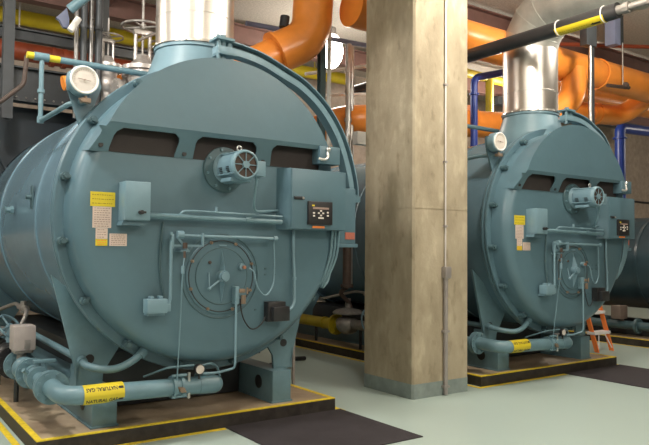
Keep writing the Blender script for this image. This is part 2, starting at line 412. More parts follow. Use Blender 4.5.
    def rail(r0, r1, ya, yb):
        m = mb(); P = []
        for q in range(len(kp)-1):
            p0, p1, p2, p3 = [Vector(kp[min(max(k, 0), len(kp)-1)]) for k in (q-1, q, q+1, q+2)]
            for w_ in range(5):
                tt = w_/5; P.append(.5*((2*p1)+(p2-p0)*tt+(2*p0-5*p1+4*p2-p3)*tt*tt+(3*p1-p0-3*p2+p3)*tt**3))
        P.append(Vector(kp[-1])); vs = []; n_ = len(P)
        for q, p in enumerate(P):
            d = P[min(q+1, n_-1)]-P[max(q-1, 0)]; nv = Vector((-d.z, 0, d.x)).normalized()
            if nv.dot(Vector((p.x, 0, p.z))) < 0: nv = -nv
            o_ = Vector((XC, 0, ZC))+p
            vs += [o_+nv*r0+V(0, ya, 0), o_+nv*r1+V(0, ya, 0), o_+nv*r1+V(0, yb, 0), o_+nv*r0+V(0, yb, 0)]
        fs = [(4*q+k, 4*q+(k+1) % 4, 4*q+4+(k+1) % 4, 4*q+4+k) for q in range(n_-1) for k in range(4)]+[(0, 1, 2, 3), (4*n_-4, 4*n_-3, 4*n_-2, 4*n_-1)]
        return m.add(vs, fs)
    arm = rail(-.01, .0, -.05, .06).build('davit_arm', 'teal_light', t)
    rail(-.11, -.055, -.05, .06).build('inner_flange', 'teal_light', arm)
    rail(-.06, -.008, .01, .025).build('web', 'teal_dark', arm)  # darker teal paints the shade in the recessed web
    m = mb().cyl((XC+.01, 5.0, 3.06), (XC+.01, 5.0, 3.26), .028, n=12); m.box(XC-.075, XC+.09, 4.93, 5.08, 3.205, 3.228, .004)
    m.box(XC-.05, XC+.11, 4.93, 5.08, 3.085, 3.11, .004); m.cyl((XC-.04, 4.97, 3.05), (XC-.04, 4.97, 3.25), .018, n=8); m.cyl((XC+.07, 5.0, 3.11), (XC+.07, 5.0, 3.2), .03, n=8)
    m.build('pivot_block', 'teal_pipe', t)
    m = mb().box(XC+1.262, XC+1.455, 5.06, 5.26, 1.56, 2.08, .01); m.prism([(XC+1.40, 1.95), (XC+1.62, 1.97), (XC+1.62, 2.02), (XC+1.44, 2.08)], 5.2, 5.30)
    m.box(XC+1.2, XC+1.47, 5.04, 5.27, 1.525, 1.56, .006)
    hb = m.build('arm_bracket', 'teal', t)
    mb().box(XC+1.33, XC+1.44, 5.053, 5.0595, 1.60, 1.665).build('warning_label', 'label_red', hb)
    # --- control panel
    m = mb().prism([(XC+.57, 4.81), (XC+1.145, 4.81), (XC+1.145, 5.0), (XC+.50, 5.0), (XC+.50, 4.93)], 1.671, 2.19, 'Z')
    cp = m.build('control_panel', 'teal', t)
    m = mb().box(XC+.575, XC+1.14, 4.800, 4.812, 1.676, 2.185, .004); m.build('panel_door', 'teal', cp)
    m = mb().box(3.192, 3.443, 4.778, 4.801, 1.715, 1.915, .004); disp = m.build('controller', 'black', t)
    for x, z in ((3.245, 1.815), (3.245, 1.79), (3.39, 1.822), (3.39, 1.795), (3.318, 1.835), (3.295, 1.815), (3.341, 1.815), (3.318, 1.795), (3.30, 1.773), (3.318, 1.773), (3.336, 1.773)):
        mb().box(x-.0095, x+.0095, 4.772, 4.778, z-.007, z+.007, .002).build('key', 'key', disp)
    m = mb().box(3.225, 3.25, 4.773, 4.778, 1.872, 1.885); m.build('indicator', 'label_yellow', disp)
    m = mb().box(3.235, 3.40, 4.7745, 4.778, 1.848, 1.866); m.build('screen', 'faded_ink', disp)
    m = mb().box(3.245, 3.37, 4.795, 4.800, 1.686, 1.704); m.build('caution_sticker', 'label_orange', cp)
    m = mb().box(3.055, 3.155, 4.786, 4.801, 1.925, 1.95, .004); la = m.build('panel_latch', 'black', cp)
    mb().cyl((3.138, 4.778, 1.9375), (3.138, 4.787, 1.9375), .011, n=10).build('keyhole', 'steel', cp)
    # --- junction box on the left
    m = mb().box(1.613, 1.804, 4.79, 4.935, 1.70, 1.985, .006); jb = m.build('switch_box', 'teal_light', t)
    m = mb().box(1.617, 1.80, 4.784, 4.79, 1.705, 1.98, .002); m.build('box_cover', 'teal_light', jb)
    m = mb().cyl((1.725, 4.74, 1.76), (1.725, 4.785, 1.76), .016, n=10); m.box(1.705, 1.755, 4.738, 4.752, 1.752, 1.768, .003); m.build('knob', 'black', jb)
    m = mb().prism([(1.613, 1.70), (1.804, 1.70), (1.78, 1.665), (1.60, 1.665)], 4.82, 4.93); m.build('box_bracket', 'teal', jb)
    # --- blower motor with fan guard
    fl = mb().lathe([(.0, 4.9), (.14, 4.9), (.178, 4.905), (.182, 4.91), (.182, 4.935)], (XC+.0, 0, 2.14), n=40).build('motor_flange', 'teal_dark', t)
    for k in range(8):
        a = 2*pi*(k+.3)/8; mb().cyl((XC+.158*cos(a), 4.885, 2.14+.158*sin(a)), (XC+.158*cos(a), 4.905, 2.14+.158*sin(a)), .011, n=6).build('flange_bolt', 'teal_pipe', fl)
    mc = (XC+.02, 0, 2.15)
    m = mb().lathe([(.128, 4.92), (.128, 4.89), (.108, 4.87), (.112, 4.86), (.1125, 4.64), (.118, 4.635), (.118, 4.60), (.108, 4.583), (.1, 4.583), (.1, 4.6), (0, 4.605)], mc, n=36)
    m.box(mc[0]-.09, mc[0]+.09, 4.66, 4.84, 2.025, 2.055, .004)
    for a in (55, 125, 215, 325):
        ca, sa = cos(radians(a)), sin(radians(a)); m.cyl((mc[0]+.117*ca, 4.60, 2.15+.117*sa), (mc[0]+.117*ca, 4.88, 2.15+.117*sa), .007, n=6)
    for a in range(200, 345, 12):
        pass
    mot = m.build('blower_motor', 'teal_light', t)
    m = mb()
    for k in range(8):
        a = 2*pi*k/8+pi/8*0; m.cyl((mc[0]+.02*cos(a), 4.586, 2.15+.02*sin(a)), (mc[0]+.104*cos(a), 4.586, 2.15+.104*sin(a)), .0042, n=6)
    m.torus((mc[0], 4.586, 2.15), .104, .009, n=32); m.cyl((mc[0], 4.575, 2.15), (mc[0], 4.6, 2.15), .028, n=16)
    m.build('fan_guard', 'teal_light', mot)
    mb().lathe([(.0, 4.598), (.1, 4.598)], mc, n=24).build('fan_opening', 'rust', mot)
    for dy in (4.68, 4.80):
        for k in range(5):
            a = radians(188+k*7); m = mb(); p = Vector((mc[0]+.1135*cos(a), dy, 2.15+.1135*sin(a))); m.box(p.x-.004, p.x+.004, dy-.022, dy+.022, p.z-.003, p.z+.003); m.build('vent_slot', 'black', mot)
    m = mb().torus((mc[0], 4.70, 2.15+.138), .018, .0065, n=20); m.cyl((mc[0], 4.70, 2.255), (mc[0], 4.70, 2.273), .01, n=8); m.build('lifting_eye', 'steel', mot)
    m = mb().box(mc[0]+.10, mc[0]+.185, 4.60, 4.71, 2.07, 2.19, .008); m.cyl((mc[0]+.135, 4.655, 2.05), (mc[0]+.135, 4.655, 2.075), .016, n=8); m.build('terminal_box', 'teal_light', mot)
    m = mb().tube([(mc[0]+.135, 4.655, 2.06), (mc[0]+.135, 4.70, 1.86), (mc[0]+.19, 4.78, 1.80), (XC+.40, 4.86, 1.82), (XC+.51, 4.92, 1.83)], .011, .08); m.build('motor_cable', 'teal_pipe', mot)
    # --- burner access door
    bc = (XC-.01, 0, 1.283)
    bd = mb().lathe([(0, 4.907), (.22, 4.907), (.225, 4.912), (.25, 4.913), (.30, 4.915), (.305, 4.92), (.305, 4.935)], bc, n=64).build('burner_door', 'teal', t)
    mb().torus((bc[0], 4.926, bc[2]), .335, .006, n=64).build('outer_ring', 'teal_dark', bd)
    mb().torus((bc[0], 4.913, bc[2]), .283, .0045, n=64).build('gasket_ring', 'steel_dark', bd)
    mb().torus((bc[0], 4.909, bc[2]), .225, .005, n=64).build('inner_ring', 'teal_dark', bd)
    for k in range(8):
        a = radians(20+45*k); p = (bc[0]+.283*cos(a), 4.90, bc[2]+.283*sin(a))
        m = mb().cyl(p, (p[0], 4.915, p[2]), .014, n=6); m.cyl((p[0], 4.885, p[2]), (p[0], 4.9, p[2]), .007, n=6); m.build('door_bolt', 'bronze', bd)
    m = mb().cyl((bc[0]-.005, 4.85, bc[2]), (bc[0]-.005, 4.91, bc[2]), .046, n=24); m.cyl((bc[0]-.005, 4.83, bc[2]), (bc[0]-.005, 4.85, bc[2]), .034, n=20)
    for s_ in (1, -1):
        x = bc[0]-.005; z = bc[2]
        m.add([(x-.02, 4.905, z+s_*.03), (x+.02, 4.905, z+s_*.03), (x, 4.84, z+s_*.035), (x-.002, 4.903, z+s_*.205), (x+.004, 4.903, z+s_*.205)], [(0, 2, 3), (2, 1, 4, 3), (0, 1, 2), (0, 3, 4, 1)])
    m.cyl((bc[0]-.02, 4.87, bc[2]-.02), (bc[0]-.12, 4.87, bc[2]-.09), .009, n=8); m.ball((bc[0]-.125, 4.87, bc[2]-.095), .014, 10); m.cyl((bc[0]-.125, 4.87, bc[2]-.09), (bc[0]-.12, 4.9, bc[2]+.03), .005, n=6)
    m.build('spinner', 'teal_light', bd)
    m = mb().cyl((bc[0]+.165, 4.87, bc[2]+.075), (bc[0]+.165, 4.91, bc[2]+.075), .026, n=16); m.build('sight_port', 'teal_light', bd)
    mb().cyl((bc[0]+.175, 4.85, bc[2]+.07), (bc[0]+.175, 4.872, bc[2]+.07), .014, n=10).build('port_cap', 'copper', bd)
    mb().cyl((bc[0]-.11, 4.895, bc[2]+.11), (bc[0]-.11, 4.912, bc[2]+.11), .013, n=10).build('plug', 'rust', bd)
    mb().box(bc[0]-.03, bc[0]+.035, 4.9, 4.91, bc[2]+.237, bc[2]+.25, .003).build('name_strip', 'teal_light', bd)
    # pilot valve on the burner door
    m = mb().box(bc[0]+.09, bc[0]+.125, 4.84, 4.91, 1.06, 1.20, .006); m.cyl((bc[0]+.125, 4.86, 1.14), (bc[0]+.18, 4.86, 1.14), .017, n=10)
    m.build('pilot_valve', 'teal_light', t)
    m = mb().box(bc[0]+.12, bc[0]+.175, 4.83, 4.88, 1.15, 1.18, .004); m.cyl((bc[0]+.16, 4.84, 1.06), (bc[0]+.16, 4.84, 1.13), .02, n=10); m.cyl((bc[0]+.19, 4.83, 1.14), (bc[0]+.19, 4.83, 1.19), .008, n=8)
    m.build('pilot_fitting', 'bronze', t)
    m = mb().tube([(2.545, 4.84, 1.08), (2.545, 4.84, .585), (2.545, 4.86, .55), (2.42, 4.90, .52), (2.30, 4.9, .525)], .0095, .05); m.build('pilot_tube', 'teal_light', t)
    m = mb().tube([(2.59, 4.86, 1.10), (2.60, 4.84, .95), (2.70, 4.87, .84), (2.80, 4.90, .86), (2.86, 4.9, .95)], .006, .09); m.build('ignition_wire', 'black', t)
    # --- pipes and linkage across the door
    m = mb().tube([(1.80, 4.85, 1.745), (2.965, 4.85, 1.73)], .021, n=14); m.cyl((2.62, 4.85, 1.738), (2.67, 4.85, 1.738), .025, n=14); m.build('thick_conduit', 'teal_pipe', t)
    m = mb().tube([(2.06, 4.86, 1.75), (2.08, 4.845, 1.785), (2.16, 4.84, 1.79), (2.965, 4.84, 1.775)], .009, .03); m.cyl((2.36, 4.84, 1.79), (2.36, 4.84, 1.83), .012, n=8); m.build('thin_conduit', 'teal_light', t)
    m = mb().tube([(2.05, 4.85, 1.60), (2.90, 4.85, 1.59)], .0125, n=12)
    m.cyl((2.89, 4.85, 1.59), (2.925, 4.85, 1.59), .021, n=8); m.cyl((2.905, 4.85, 1.59), (2.905, 4.93, 1.59), .014, n=8)
    m.build('linkage_shaft', 'teal_light', t)
    m = mb(); m.box(1.985, 2.255, 4.835, 4.845, 1.515, 1.53); m.cyl((2.03, 4.83, 1.605), (2.08, 4.83, 1.605), .03, n=14); m.box(1.985, 2.005, 4.82, 4.86, 1.50, 1.61, .004); m.cyl((2.03, 4.83, 1.59), (2.12, 4.83, 1.485), .009, n=8)
    m.box(2.06, 2.13, 4.82, 4.93, 1.475, 1.488); m.cyl((1.985, 4.83, 1.60), (1.985, 4.83, 1.625), .012, n=8); m.box(2.235, 2.25, 4.82, 4.86, 1.52, 1.62, .003)
    m.build('linkage_lever', 'teal_light', t)
    m = mb().cyl((2.09, 4.815, 1.50), (2.09, 4.815, 1.545), .018, n=10); m.cyl((2.085, 4.81, 1.43), (2.085, 4.81, 1.48), .010, n=8); m.build('linkage_joint', 'rust', t)
    m = mb().cyl((2.085, 4.81, 1.44), (2.07, 4.80, 1.36), .005, n=6); m.cyl((2.068, 4.80, 1.37), (2.068, 4.80, 1.31), .014, n=8); m.cyl((2.068, 4.80, 1.32), (2.10, 4.95, .43), .0055, n=6); m.build('linkage_rod', 'teal_light', t)
    m = mb().tube([(1.985, 4.83, 1.56), (1.985, 4.83, 1.12), (1.965, 4.83, 1.06)], .012, .02); m.box(1.945, 1.985, 4.81, 4.85, 1.03, 1.085, .004); m.build('connecting_rod', 'teal_light', t)
    m = mb().tube([(1.95, 4.915, 1.70), (1.93, 4.915, 1.45), (1.935, 4.915, 1.3), (1.965, 4.91, 1.15), (1.97, 4.9, 1.06)], .008, .08); m.build('flexible_cable', 'teal_dark', t)
    # --- small actuator box lower left
    m = mb().box(1.80, 1.955, 4.80, 4.90, 1.02, 1.125, .006); m.box(1.83, 1.86, 4.83, 4.88, 1.125, 1.145, .003); m.box(1.90, 1.93, 4.83, 4.88, 1.125, 1.145, .003); m.box(1.82, 1.95, 4.84, 4.93, 1.0, 1.02)
    ab = m.build('actuator_box', 'teal_light', t)
    # --- black ignition box and its conduit
    m = mb().box(2.85, 3.02, 4.85, 4.93, .90, 1.065, .008); m.box(2.875, 3.03, 4.80, 4.86, .905, 1.025, .008); kb = m.build('ignition_box', 'black', t)
    m = mb().tube([(3.03, 4.87, .99), (3.09, 4.88, .995), (3.13, 4.89, 1.05), (3.13, 4.90, 1.3), (3.12, 4.90, 1.45), (3.12, 4.9, 1.665)], .0125, .05); m.cyl((3.13, 4.895, 1.24), (3.13, 4.895, 1.265), .017, n=8); m.build('ignition_conduit', 'teal_light', t)
    # --- sight tube (steel loop)
    m = mb().tube([(2.67, 4.86, 1.345), (2.71, 4.85, 1.32), (2.74, 4.85, 1.18), (2.83, 4.86, 1.10), (2.91, 4.87, 1.20), (2.915, 4.87, 1.35), (2.905, 4.87, 1.58)], .0065, .09); m.build('tubing_loop', 'teal_light', t)
    m = mb()
    for x, z in ((2.86, 1.34), (2.95, 1.34), (2.86, 1.29), (2.95, 1.29), (2.76, 1.37), (2.88, 1.02), (2.77, 1.0)): m.cyl((x, 4.922, z), (x, 4.93, z), .009, n=8)
    m.build('door_rivets', 'teal_dark', t)
    # --- cables hanging from the panel
    for q, dx_ in enumerate((0, .035, .07)):
        m = mb().tube([(3.53+dx_, 4.9, 1.67), (3.53+dx_, 4.92, 1.45), (3.47+dx_*.7, 4.95, 1.25), (3.44+.6*dx_, 5.0, 1.16-dx_*.2), (3.52+1.2*dx_, 5.05, 1.22), (3.60+dx_, 5.12, 1.42), (3.70+.4*dx_, 5.16, 1.53)], .012, .09); m.build('panel_cable', 'teal_pipe', t)
    # --- labels on the door
    def lab(x0, x1, z0_, z1_, mt, ink, rows):
        o = mb().box(x0, x1, 4.925, 4.9295, z0_, z1_).build('door_label', mt, t, False)
        m = mb()
        for i in range(rows):
            z = z1_-(i+.7)*(z1_-z0_)/(rows+.4); x = x0+.012
            while x < x1-.02:
                w = min(random.uniform(.006, .022), x1-.01-x); m.box(x, x+w, 4.9242, 4.9252, z-.0025, z+.0025); x += w+.006
        m.build('print', ink, o, False)
    lab(1.407, 1.585, 1.80, 1.905, 'label_yellow', 'olive_ink', 3)
    lab(1.425, 1.56, 1.645, 1.798, 'label_pink', 'faded_ink', 9)
    lab(1.45, 1.535, 1.565, 1.643, 'label_pink', 'faded_ink', 4)
    lab(1.45, 1.535, 1.515, 1.563, 'label_yellow', 'label_orange', 3)
    lab(1.55, 1.678, 1.515, 1.605, 'label_pink', 'faded_ink', 6)
    # --- pressure gauge on its bracket
    gc = Vector((1.40, 5.12, 2.75))
    m = mb().lathe([(.0, 0), (.098, 0), (.112, .012), (.112, .10), (.10, .11), (0, .11)], gc, n=40); g = m.build('pressure_gauge', 'teal_light', t)
    mb().lathe([(0, -.001), (.094, -.001)], gc, n=40).build('dial', 'dial', g)
    mb().torus(gc+V(0, -.001, 0), .098, .0085, n=40).build('bezel', 'white', g)
    m = mb().cyl(gc+V(-.05, -.008, .006), gc+V(.045, -.008, -.004), .0022, n=6); m.cyl(gc+V(0, -.012, 0), gc+V(0, -.002, 0), .006, n=8)
    for k in range(22):
        a = radians(-40+k*260/21); m.cyl(gc+V(.072*cos(a), -.003, .072*sin(a)), gc+V(.08*cos(a), -.003, .08*sin(a)), .0012, n=4)
    m.build('needle', 'faded_ink', g)
    m = mb().prism([(1.30, 2.80), (1.305, 2.70), (1.40, 2.42), (1.50, 2.56), (1.56, 2.74), (1.545, 2.80)], 5.235, 5.26); m.box(1.305, 1.325, 5.2, 5.26, 2.68, 2.82, .004)
    m.build('gauge_bracket', 'teal', t)
    m = mb().cyl((1.42, 5.16, 2.60), (1.42, 5.16, 2.68), .012, n=8); m.box(1.385, 1.455, 5.13, 5.19, 2.585, 2.62, .005); m.cyl((1.36, 5.1, 2.60), (1.40, 5.16, 2.60), .008, n=6); m.build('gauge_cock', 'bronze', t)
    # gauge piping
    m = mb().tube([(1.42, 5.17, 2.60), (1.36, 5.4, 2.61), (1.29, 5.95, 2.565), (1.285, 6.0, 2.57), (1.285, 6.0, 3.09)], .02, .015)
    m.cyl((1.285, 6, 2.545), (1.285, 6, 2.6), .028, n=10); m.cyl((1.285, 6.0, 2.80), (1.285, 6.0, 2.83), .03, n=10); m.build('gauge_riser', 'teal_pipe', t)
    m = mb().tube([(1.24, 6.0, 3.105), (2.46, 6.0, 3.10), (2.46, 6.0, 2.85)], .027, .06); m.cyl((1.22, 6, 3.105), (1.34, 6, 3.105), .036, n=12); m.build('gauge_header', 'teal_pipe', t)
    mb().cyl((1.165, 6.0, 3.105), (1.225, 6.0, 3.105), .028, n=12).build('tape', 'label_yellow', t); mb().cyl((1.34, 6, 3.105), (1.43, 6, 3.105), .029, n=12).build('tape', 'label_yellow', t)
    # --- rear saddles, front saddles
    for y in (5.42, 9.3):
        for s_ in (-1, 1):
            pts = [(-1.19, 1.76-.47), (-1.0, .56), (-.98, .395), (-.79, .395), (-.78, .52), (-.64, .735), (-.62, .79), (-.82, .93), (-1.0, 1.13)]
            m = mb().prism([(XC-s_*x, z) for x, z in pts], y, y+.03)
            m.box(XC+min(s_*.99, s_*.97) if s_ > 0 else XC-.99, (XC+.99) if s_ > 0 else XC-.97, y, y+.16, .395, .58)
            sd = m.build('saddle', 'teal_pipe', t)
            mb().cyl((XC+s_*.89, y-.004, .63), (XC+s_*.89, y, .63), .036, n=16).build('saddle_hole', 'black', sd)
    for s_ in (-1, 1):
        a, b = sorted((XC+s_*.90, XC+s_*.705))
        m = mb().box(a, b, 5.295, 9.8, .118, .40, .008); m.box(a-.012, b+.012, 5.285, 9.8, .113, .128, .003)
        bb = m.build('base_beam', 'teal_pipe', t)
        if s_ > 0: mb().box(XC-.69, XC+.69, 5.9, 9.7, .118, .60, .02).build('underside_shade_box', 'steel_dark', t)  # added dark box, deepens the shade under the boiler
        xs = XC+.705 if s_ > 0 else XC-.90
        mb().cyl((xs-.004, 5.55, .27), (xs+.001, 5.55, .27), .062, n=20).build('beam_hole', 'black', bb)
    # --- drain pipe
    m = mb().tube([(1.50, 7.4, .66), (1.50, 5.45, .63), (1.50, 5.22, .60), (1.66, 5.12, .575), (1.80, 5.1, .63), (1.93, 5.13, .73)], .029, .12)
    m.cyl((1.5, 5.4, .628), (1.5, 5.35, .62), .038, n=12); m.cyl((1.86, 5.11, .672), (1.90, 5.12, .705), .038, n=10); m.build('drain_pipe', 'teal_pipe', t)
    # --- flue collar (cone) on top
    m = mb().lathe([(.50, 2.74), (.45, 2.90), (.39, 3.05), (.338, 3.21), (.352, 3.212), (.352, 3.24), (.3, 3.24)], (XC, 5.53, 0), 'Z', 56)
    fc = m.build('flue_collar', 'teal_light', t)
    for k in range(20):
        a = 2*pi*k/20; mb().ball((XC+.352*cos(a), 5.53+.352*sin(a), 3.252), .012, 8).build('collar_bolt', 'white', fc)
    return t
boiler = make_boiler('large teal boiler nearest the camera, left of the concrete column')
copy_tree(boiler, (DX, 0, 0), 'teal boiler standing just right of the concrete column')
t = thing('small_boiler', (11.6, 5.6, .112), 'smaller teal boiler shell, coloured dark as in shade, low at the right edge', 'boiler')
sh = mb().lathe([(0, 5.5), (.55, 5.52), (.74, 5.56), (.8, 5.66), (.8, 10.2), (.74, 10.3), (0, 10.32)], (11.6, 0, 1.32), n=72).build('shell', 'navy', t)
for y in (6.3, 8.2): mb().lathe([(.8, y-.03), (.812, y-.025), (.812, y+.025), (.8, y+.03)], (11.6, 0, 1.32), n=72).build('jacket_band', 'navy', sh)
m = mb().cyl((10.78, 6.75, 1.30), (10.83, 6.75, 1.30), .085, n=24); m.cyl((10.77, 6.75, 1.30), (10.8, 6.75, 1.30), .06, n=24); m.build('inspection_port', 'black', sh)
for y in (6.0, 9.6): mb().prism([(10.9, .26), (12.3, .26), (12.2, .9), (11.9, .62), (11.3, .62), (11.0, .9)], y, y+.05).build('saddle', 'navy', t)
for x in (10.85, 12.2): mb().box(x, x+.15, 5.8, 10.0, .113, .26, .006).build('base_beam', 'steel_dark', t)

# ------------------------------------------------------------------ stacks
def make_stack(label):
    t = thing('flue_stack', (XC, 5.53, 3.22), label, 'flue', 'stainless flue stacks')
    R = .34; c = (XC, 5.53, 0)
    mb().lathe([(R+.015, 3.242), (R+.012, 3.265), (R, 3.27), (R, 3.50)], c, 'Z', 64).build('lower_section', 'stainless', t)
    mb().lathe([(R, 3.50), (R+.003, 3.503), (R+.003, 3.513), (R, 3.516), (R, 4.05)], c, 'Z', 64).build('middle_section', 'stainless', t)
    mb().lathe([(R+.012, 3.242), (R+.022, 3.242), (R+.022, 3.242), (R+.012, 3.242)], c, 'Z', 64).build('rim_band', 'black', t)
    # mitred elbow towards the front of the room
    rings = []; n = 56
    steps = [(0, 0), (22.5, 0), (45, 0), (67.5, 0), (90, 0)]
    cz, cy, RB = 4.05, 5.53-.5, .5
    for a in (0, 22.5, 45, 67.5, 90):
        ar = radians(a); ce = Vector((XC, cy+RB*cos(ar), cz+RB*sin(ar))); u = Vector((1, 0, 0)); w = Vector((0, cos(ar), sin(ar)))
        k = 1/cos(radians(11.25)) if a not in (0, 90) else 1
        rings.append([ce+u*R*cos(2*pi*i/n)+w*R*k*sin(2*pi*i/n) for i in range(n)])
    for j in range(4):
        m = mb(); m.add(rings[j]+rings[j+1], [(i, (i+1) % n, n+(i+1) % n, n+i) for i in range(n)])
        m.build('elbow_segment', 'dullmetal', t)
    for j in (1, 2, 3):
        r_ = rings[j]; m = mb()
        for i in range(n): m.cyl(r_[i], r_[(i+1) % n], .007, n=5, cap=False)
        m.build('elbow_seam', 'dullmetal', t)
    m = mb().lathe([(R, cy), (R, 4.1), (R+.006, 4.09), (R+.006, 4.06), (R, 4.05), (R, 2.2), (R+.006, 2.19), (R+.006, 2.16), (R, 2.15), (R, -1.0)], (XC, 0, cz+RB), 'Y', 56); m.build('horizontal_duct', 'dullmetal', t)
    return t
st = make_stack('stainless steel flue rising from the nearest boiler at upper left')
copy_tree(st, (DX, 0, 0), 'stainless steel flue with grey elbow above the boiler right of the column')

# ------------------------------------------------------------------ gas trains
GT_PARTS = None
def make_gas_train(label):
    t = thing('gas_supply_pipe', (1.3, 5.3, .112), label, 'gas pipe', 'gas supply pipes in front of the boilers')
    z = .445; r = .068; y = 5.0
    m = mb().tube([(1.27, 5.32, z+.01), (1.27, 5.0, z), (2.44, y, z-.03)], r, .17, n=24, k=12); pm = m.build('front_pipe', 'teal_pipe', t)
    m = mb().ball((2.44, y, z-.03), r*1.06, 20); m.cyl((2.30, y, z-.025), (2.44, y, z-.03), r*1.07, n=24); m.cyl((2.44, y, z-.03), (2.47, 5.3, z-.03), r, n=20); m.build('end_elbow', 'teal_pipe', t)
    m = mb()
    for x in (2.085, 2.15): m.cyl((x-.012, y, z-.02), (x+.012, y, z-.02), r*1.28, n=20)
    m.cyl((2.085, y, z-.02), (2.15, y, z-.02), r*1.12, n=20)
    for dz in (.075, -.085): m.cyl((2.06, y-.05, z+dz), (2.18, y-.05, z+dz), .012, n=8)
    m.build('coupling', 'teal_pipe', t)
    m = mb().cyl((2.13, y-.10, z-.03), (2.13, y-.06, z-.03), .022, n=10); m.cyl((2.10, y-.09, z-.01), (2.16, y-.09, z-.05), .009, n=8); m.build('coupling_bolt', 'bronze', t)
    m = mb().cyl((2.205, y-.04, z-.11), (2.205, y-.04, z+.09), .013, n=8); m.build('valve_stem', 'steel', t)
    # wrap label with printed words, bent round the pipe
    x0, x1 = 1.40, 1.69; rl = r+.0025; cx = (x0+x1)/2; zc = z-.005
    m = mb(); nn = 28
    vs = []
    for i in range(nn+1):
        a = 2*pi*i/nn
        for x in (x0, x1): vs.append((x, y-rl*cos(a), zc+rl*sin(a)))
    m.add(vs, [(2*i, 2*i+1, 2*i+3, 2*i+2) for i in range(nn)])
    lb = m.build('pipe_label', 'label_yellow', t); lb['label'] = 'yellow label reading NATURAL GAS'
    vs, fs = text_geo('NATURAL GAS', .040, .0012)
    w = max(v.x for v in vs)-min(v.x for v in vs); sx = .225/w
    for a0, flip in ((-.62, 1), (.66, -1)):
        m = mb()
        m.add([(cx-.018+v.x*sx*flip, y-(rl+.0012)*cos(a0+v.y*flip/rl), zc+(rl+.0012)*sin(a0+v.y*flip/rl)) for v in vs], fs)
        for dx in (0,):
            ar = [(.005, -.010), (.034, -.010), (.034, .010), (.005, .010), (-.006, 0)]
            xa = x1-.042
            m.add([(xa+p[0], y-(rl+.0012)*cos(a0+p[1]/rl), zc+(rl+.0012)*sin(a0+p[1]/rl)) for p in ar], [(0, 1, 2, 3, 4)])
        m.build('printed_words', 'ink', lb, False)
    # small gauge and tubing on top of the pipe
    m = mb().lathe([(0, 0), (.036, 0), (.042, .006), (.042, .03), (0, .035)], (2.28, 4.92, .555), n=24); m.cyl((2.28, 4.94, .48), (2.28, 4.94, .53), .01, n=8); gg = m.build('gas_gauge', 'black', t)
    mb().lathe([(0, -.002), (.034, -.002)], (2.28, 4.92, .555), n=24).build('gauge_face', 'dial', gg)
    m = mb().tube([(1.93, 5.2, .49), (2.03, 4.97, .585), (2.24, 4.95, .59)], .0085, .03); m.tube([(2.31, 4.95, .58), (2.40, 4.97, .59), (2.47, 5.0, .545), (2.49, 5.0, .47)], .009, .03); m.build('sensing_tube', 'teal_pipe', t)
    # flanged valves running back along the pad
    X = 1.27; D = (0, 1, 0)
    m = mb().flange((X, 5.33, z+.01), D, .125, .03, 8, .013); m.flange((X, 5.365, z+.01), D, .125, .025, 8, .013); m.build('flange', 'teal_pipe', t)
    m = mb().cyl((X, 5.37, z+.01), (X, 6.5, z+.01), .056, n=20); m.build('side_pipe', 'teal_pipe', t)
    m = mb().cyl((X, 5.72, z+.01), (X, 5.80, z+.01), .095, n=20); m.cyl((X, 5.86, z+.01), (X, 5.92, z+.01), .085, n=20); m.cyl((X-.02, 5.78, z+.01), (X-.12, 5.74, z+.09), .018, n=8); m.cyl((X, 5.78, z+.08), (X, 5.78, z+.16), .02, n=8)
    m.box(X-.04, X+.13, 5.74, 5.80, z+.13, z+.155, .004)
    m.build('lever_valve', 'teal_pipe', t)
    mb().flange((X, 6.02, z+.01), D, .125, .03, 8, .014).build('flange', 'teal_pipe', t); mb().flange((X, 6.5, z+.01), D, .13, .03, 8, .014).build('flange', 'teal_pipe', t); mb().ball((X, 6.3, z+.01), .10, 18).build('valve_ball', 'teal_pipe', t)
    m = mb().cyl((X, 6.42, z+.05), (X, 6.42, z+.14), .04, n=16); m.box(X-.07, X+.08, 6.34, 6.5, z+.13, z+.155, .006); m.build('valve_neck', 'cast', t)
    m = mb().box(X-.085, X+.095, 6.32, 6.52, z+.155, z+.37, .012); ac = m.build('actuator', 'greybox', t)
    mb().box(X+.0, X+.05, 6.313, 6.32, z+.17, z+.25, .003).build('actuator_window', 'cast', ac)
    # cast regulator and second valve
    m = mb().flange((X, 6.75, z), D, .15, .04, 8); m.ball((X, 6.98, z), .16, 18); m.flange((X, 7.20, z), D, .15, .04, 8); m.cyl((X, 6.3, z), (X, 7.2, z), .07, n=16); m.build('gate_valve', 'black', t)
    m = mb().cyl((X, 6.98, z+.1), (X, 6.98, z+.30), .03, n=10); m.wheel((X, 6.98, z+.30), (.5, -.6, .6), .13, .012); m.build('handwheel', 'teal_light', t)
    m = mb().wheel((X-.02, 7.30, z+.08), (.3, -1, .2), .16, .012); m.build('handwheel', 'teal_light', t)
    m = mb().cyl((X, 7.2, z), (X, 8.0, z), .07, n=18); m.ball((X, 7.8, z-.02), .17, 18, (1, 1, .8)); m.lathe([(0, .14), (.21, .14), (.22, .15), (.22, .165), (.17, .20), (.06, .225), (0, .225)], (X, 7.8, z), 'Z', 28); m.cyl((X, 7.8, z+.2), (X, 7.8, z+.36), .04, n=14)
    m.build('pressure_regulator', 'cast', t)
    m = mb().cyl((X, 8.0, z-.04), (X, 10.2, z-.04), .08, n=20); m.flange((X, 8.08, z-.04), D, .15, .045, 8, .018); m.cyl((X, 8.35, z-.04), (X, 8.40, z-.04), .092, n=18); m.cyl((X, 9.1, z), (X, 9.1, z+.12), .03, n=10)
    yp = m.build('yellow_section', 'yellow', t); yp['label'] = 'yellow painted length of gas pipe with bolted flange'
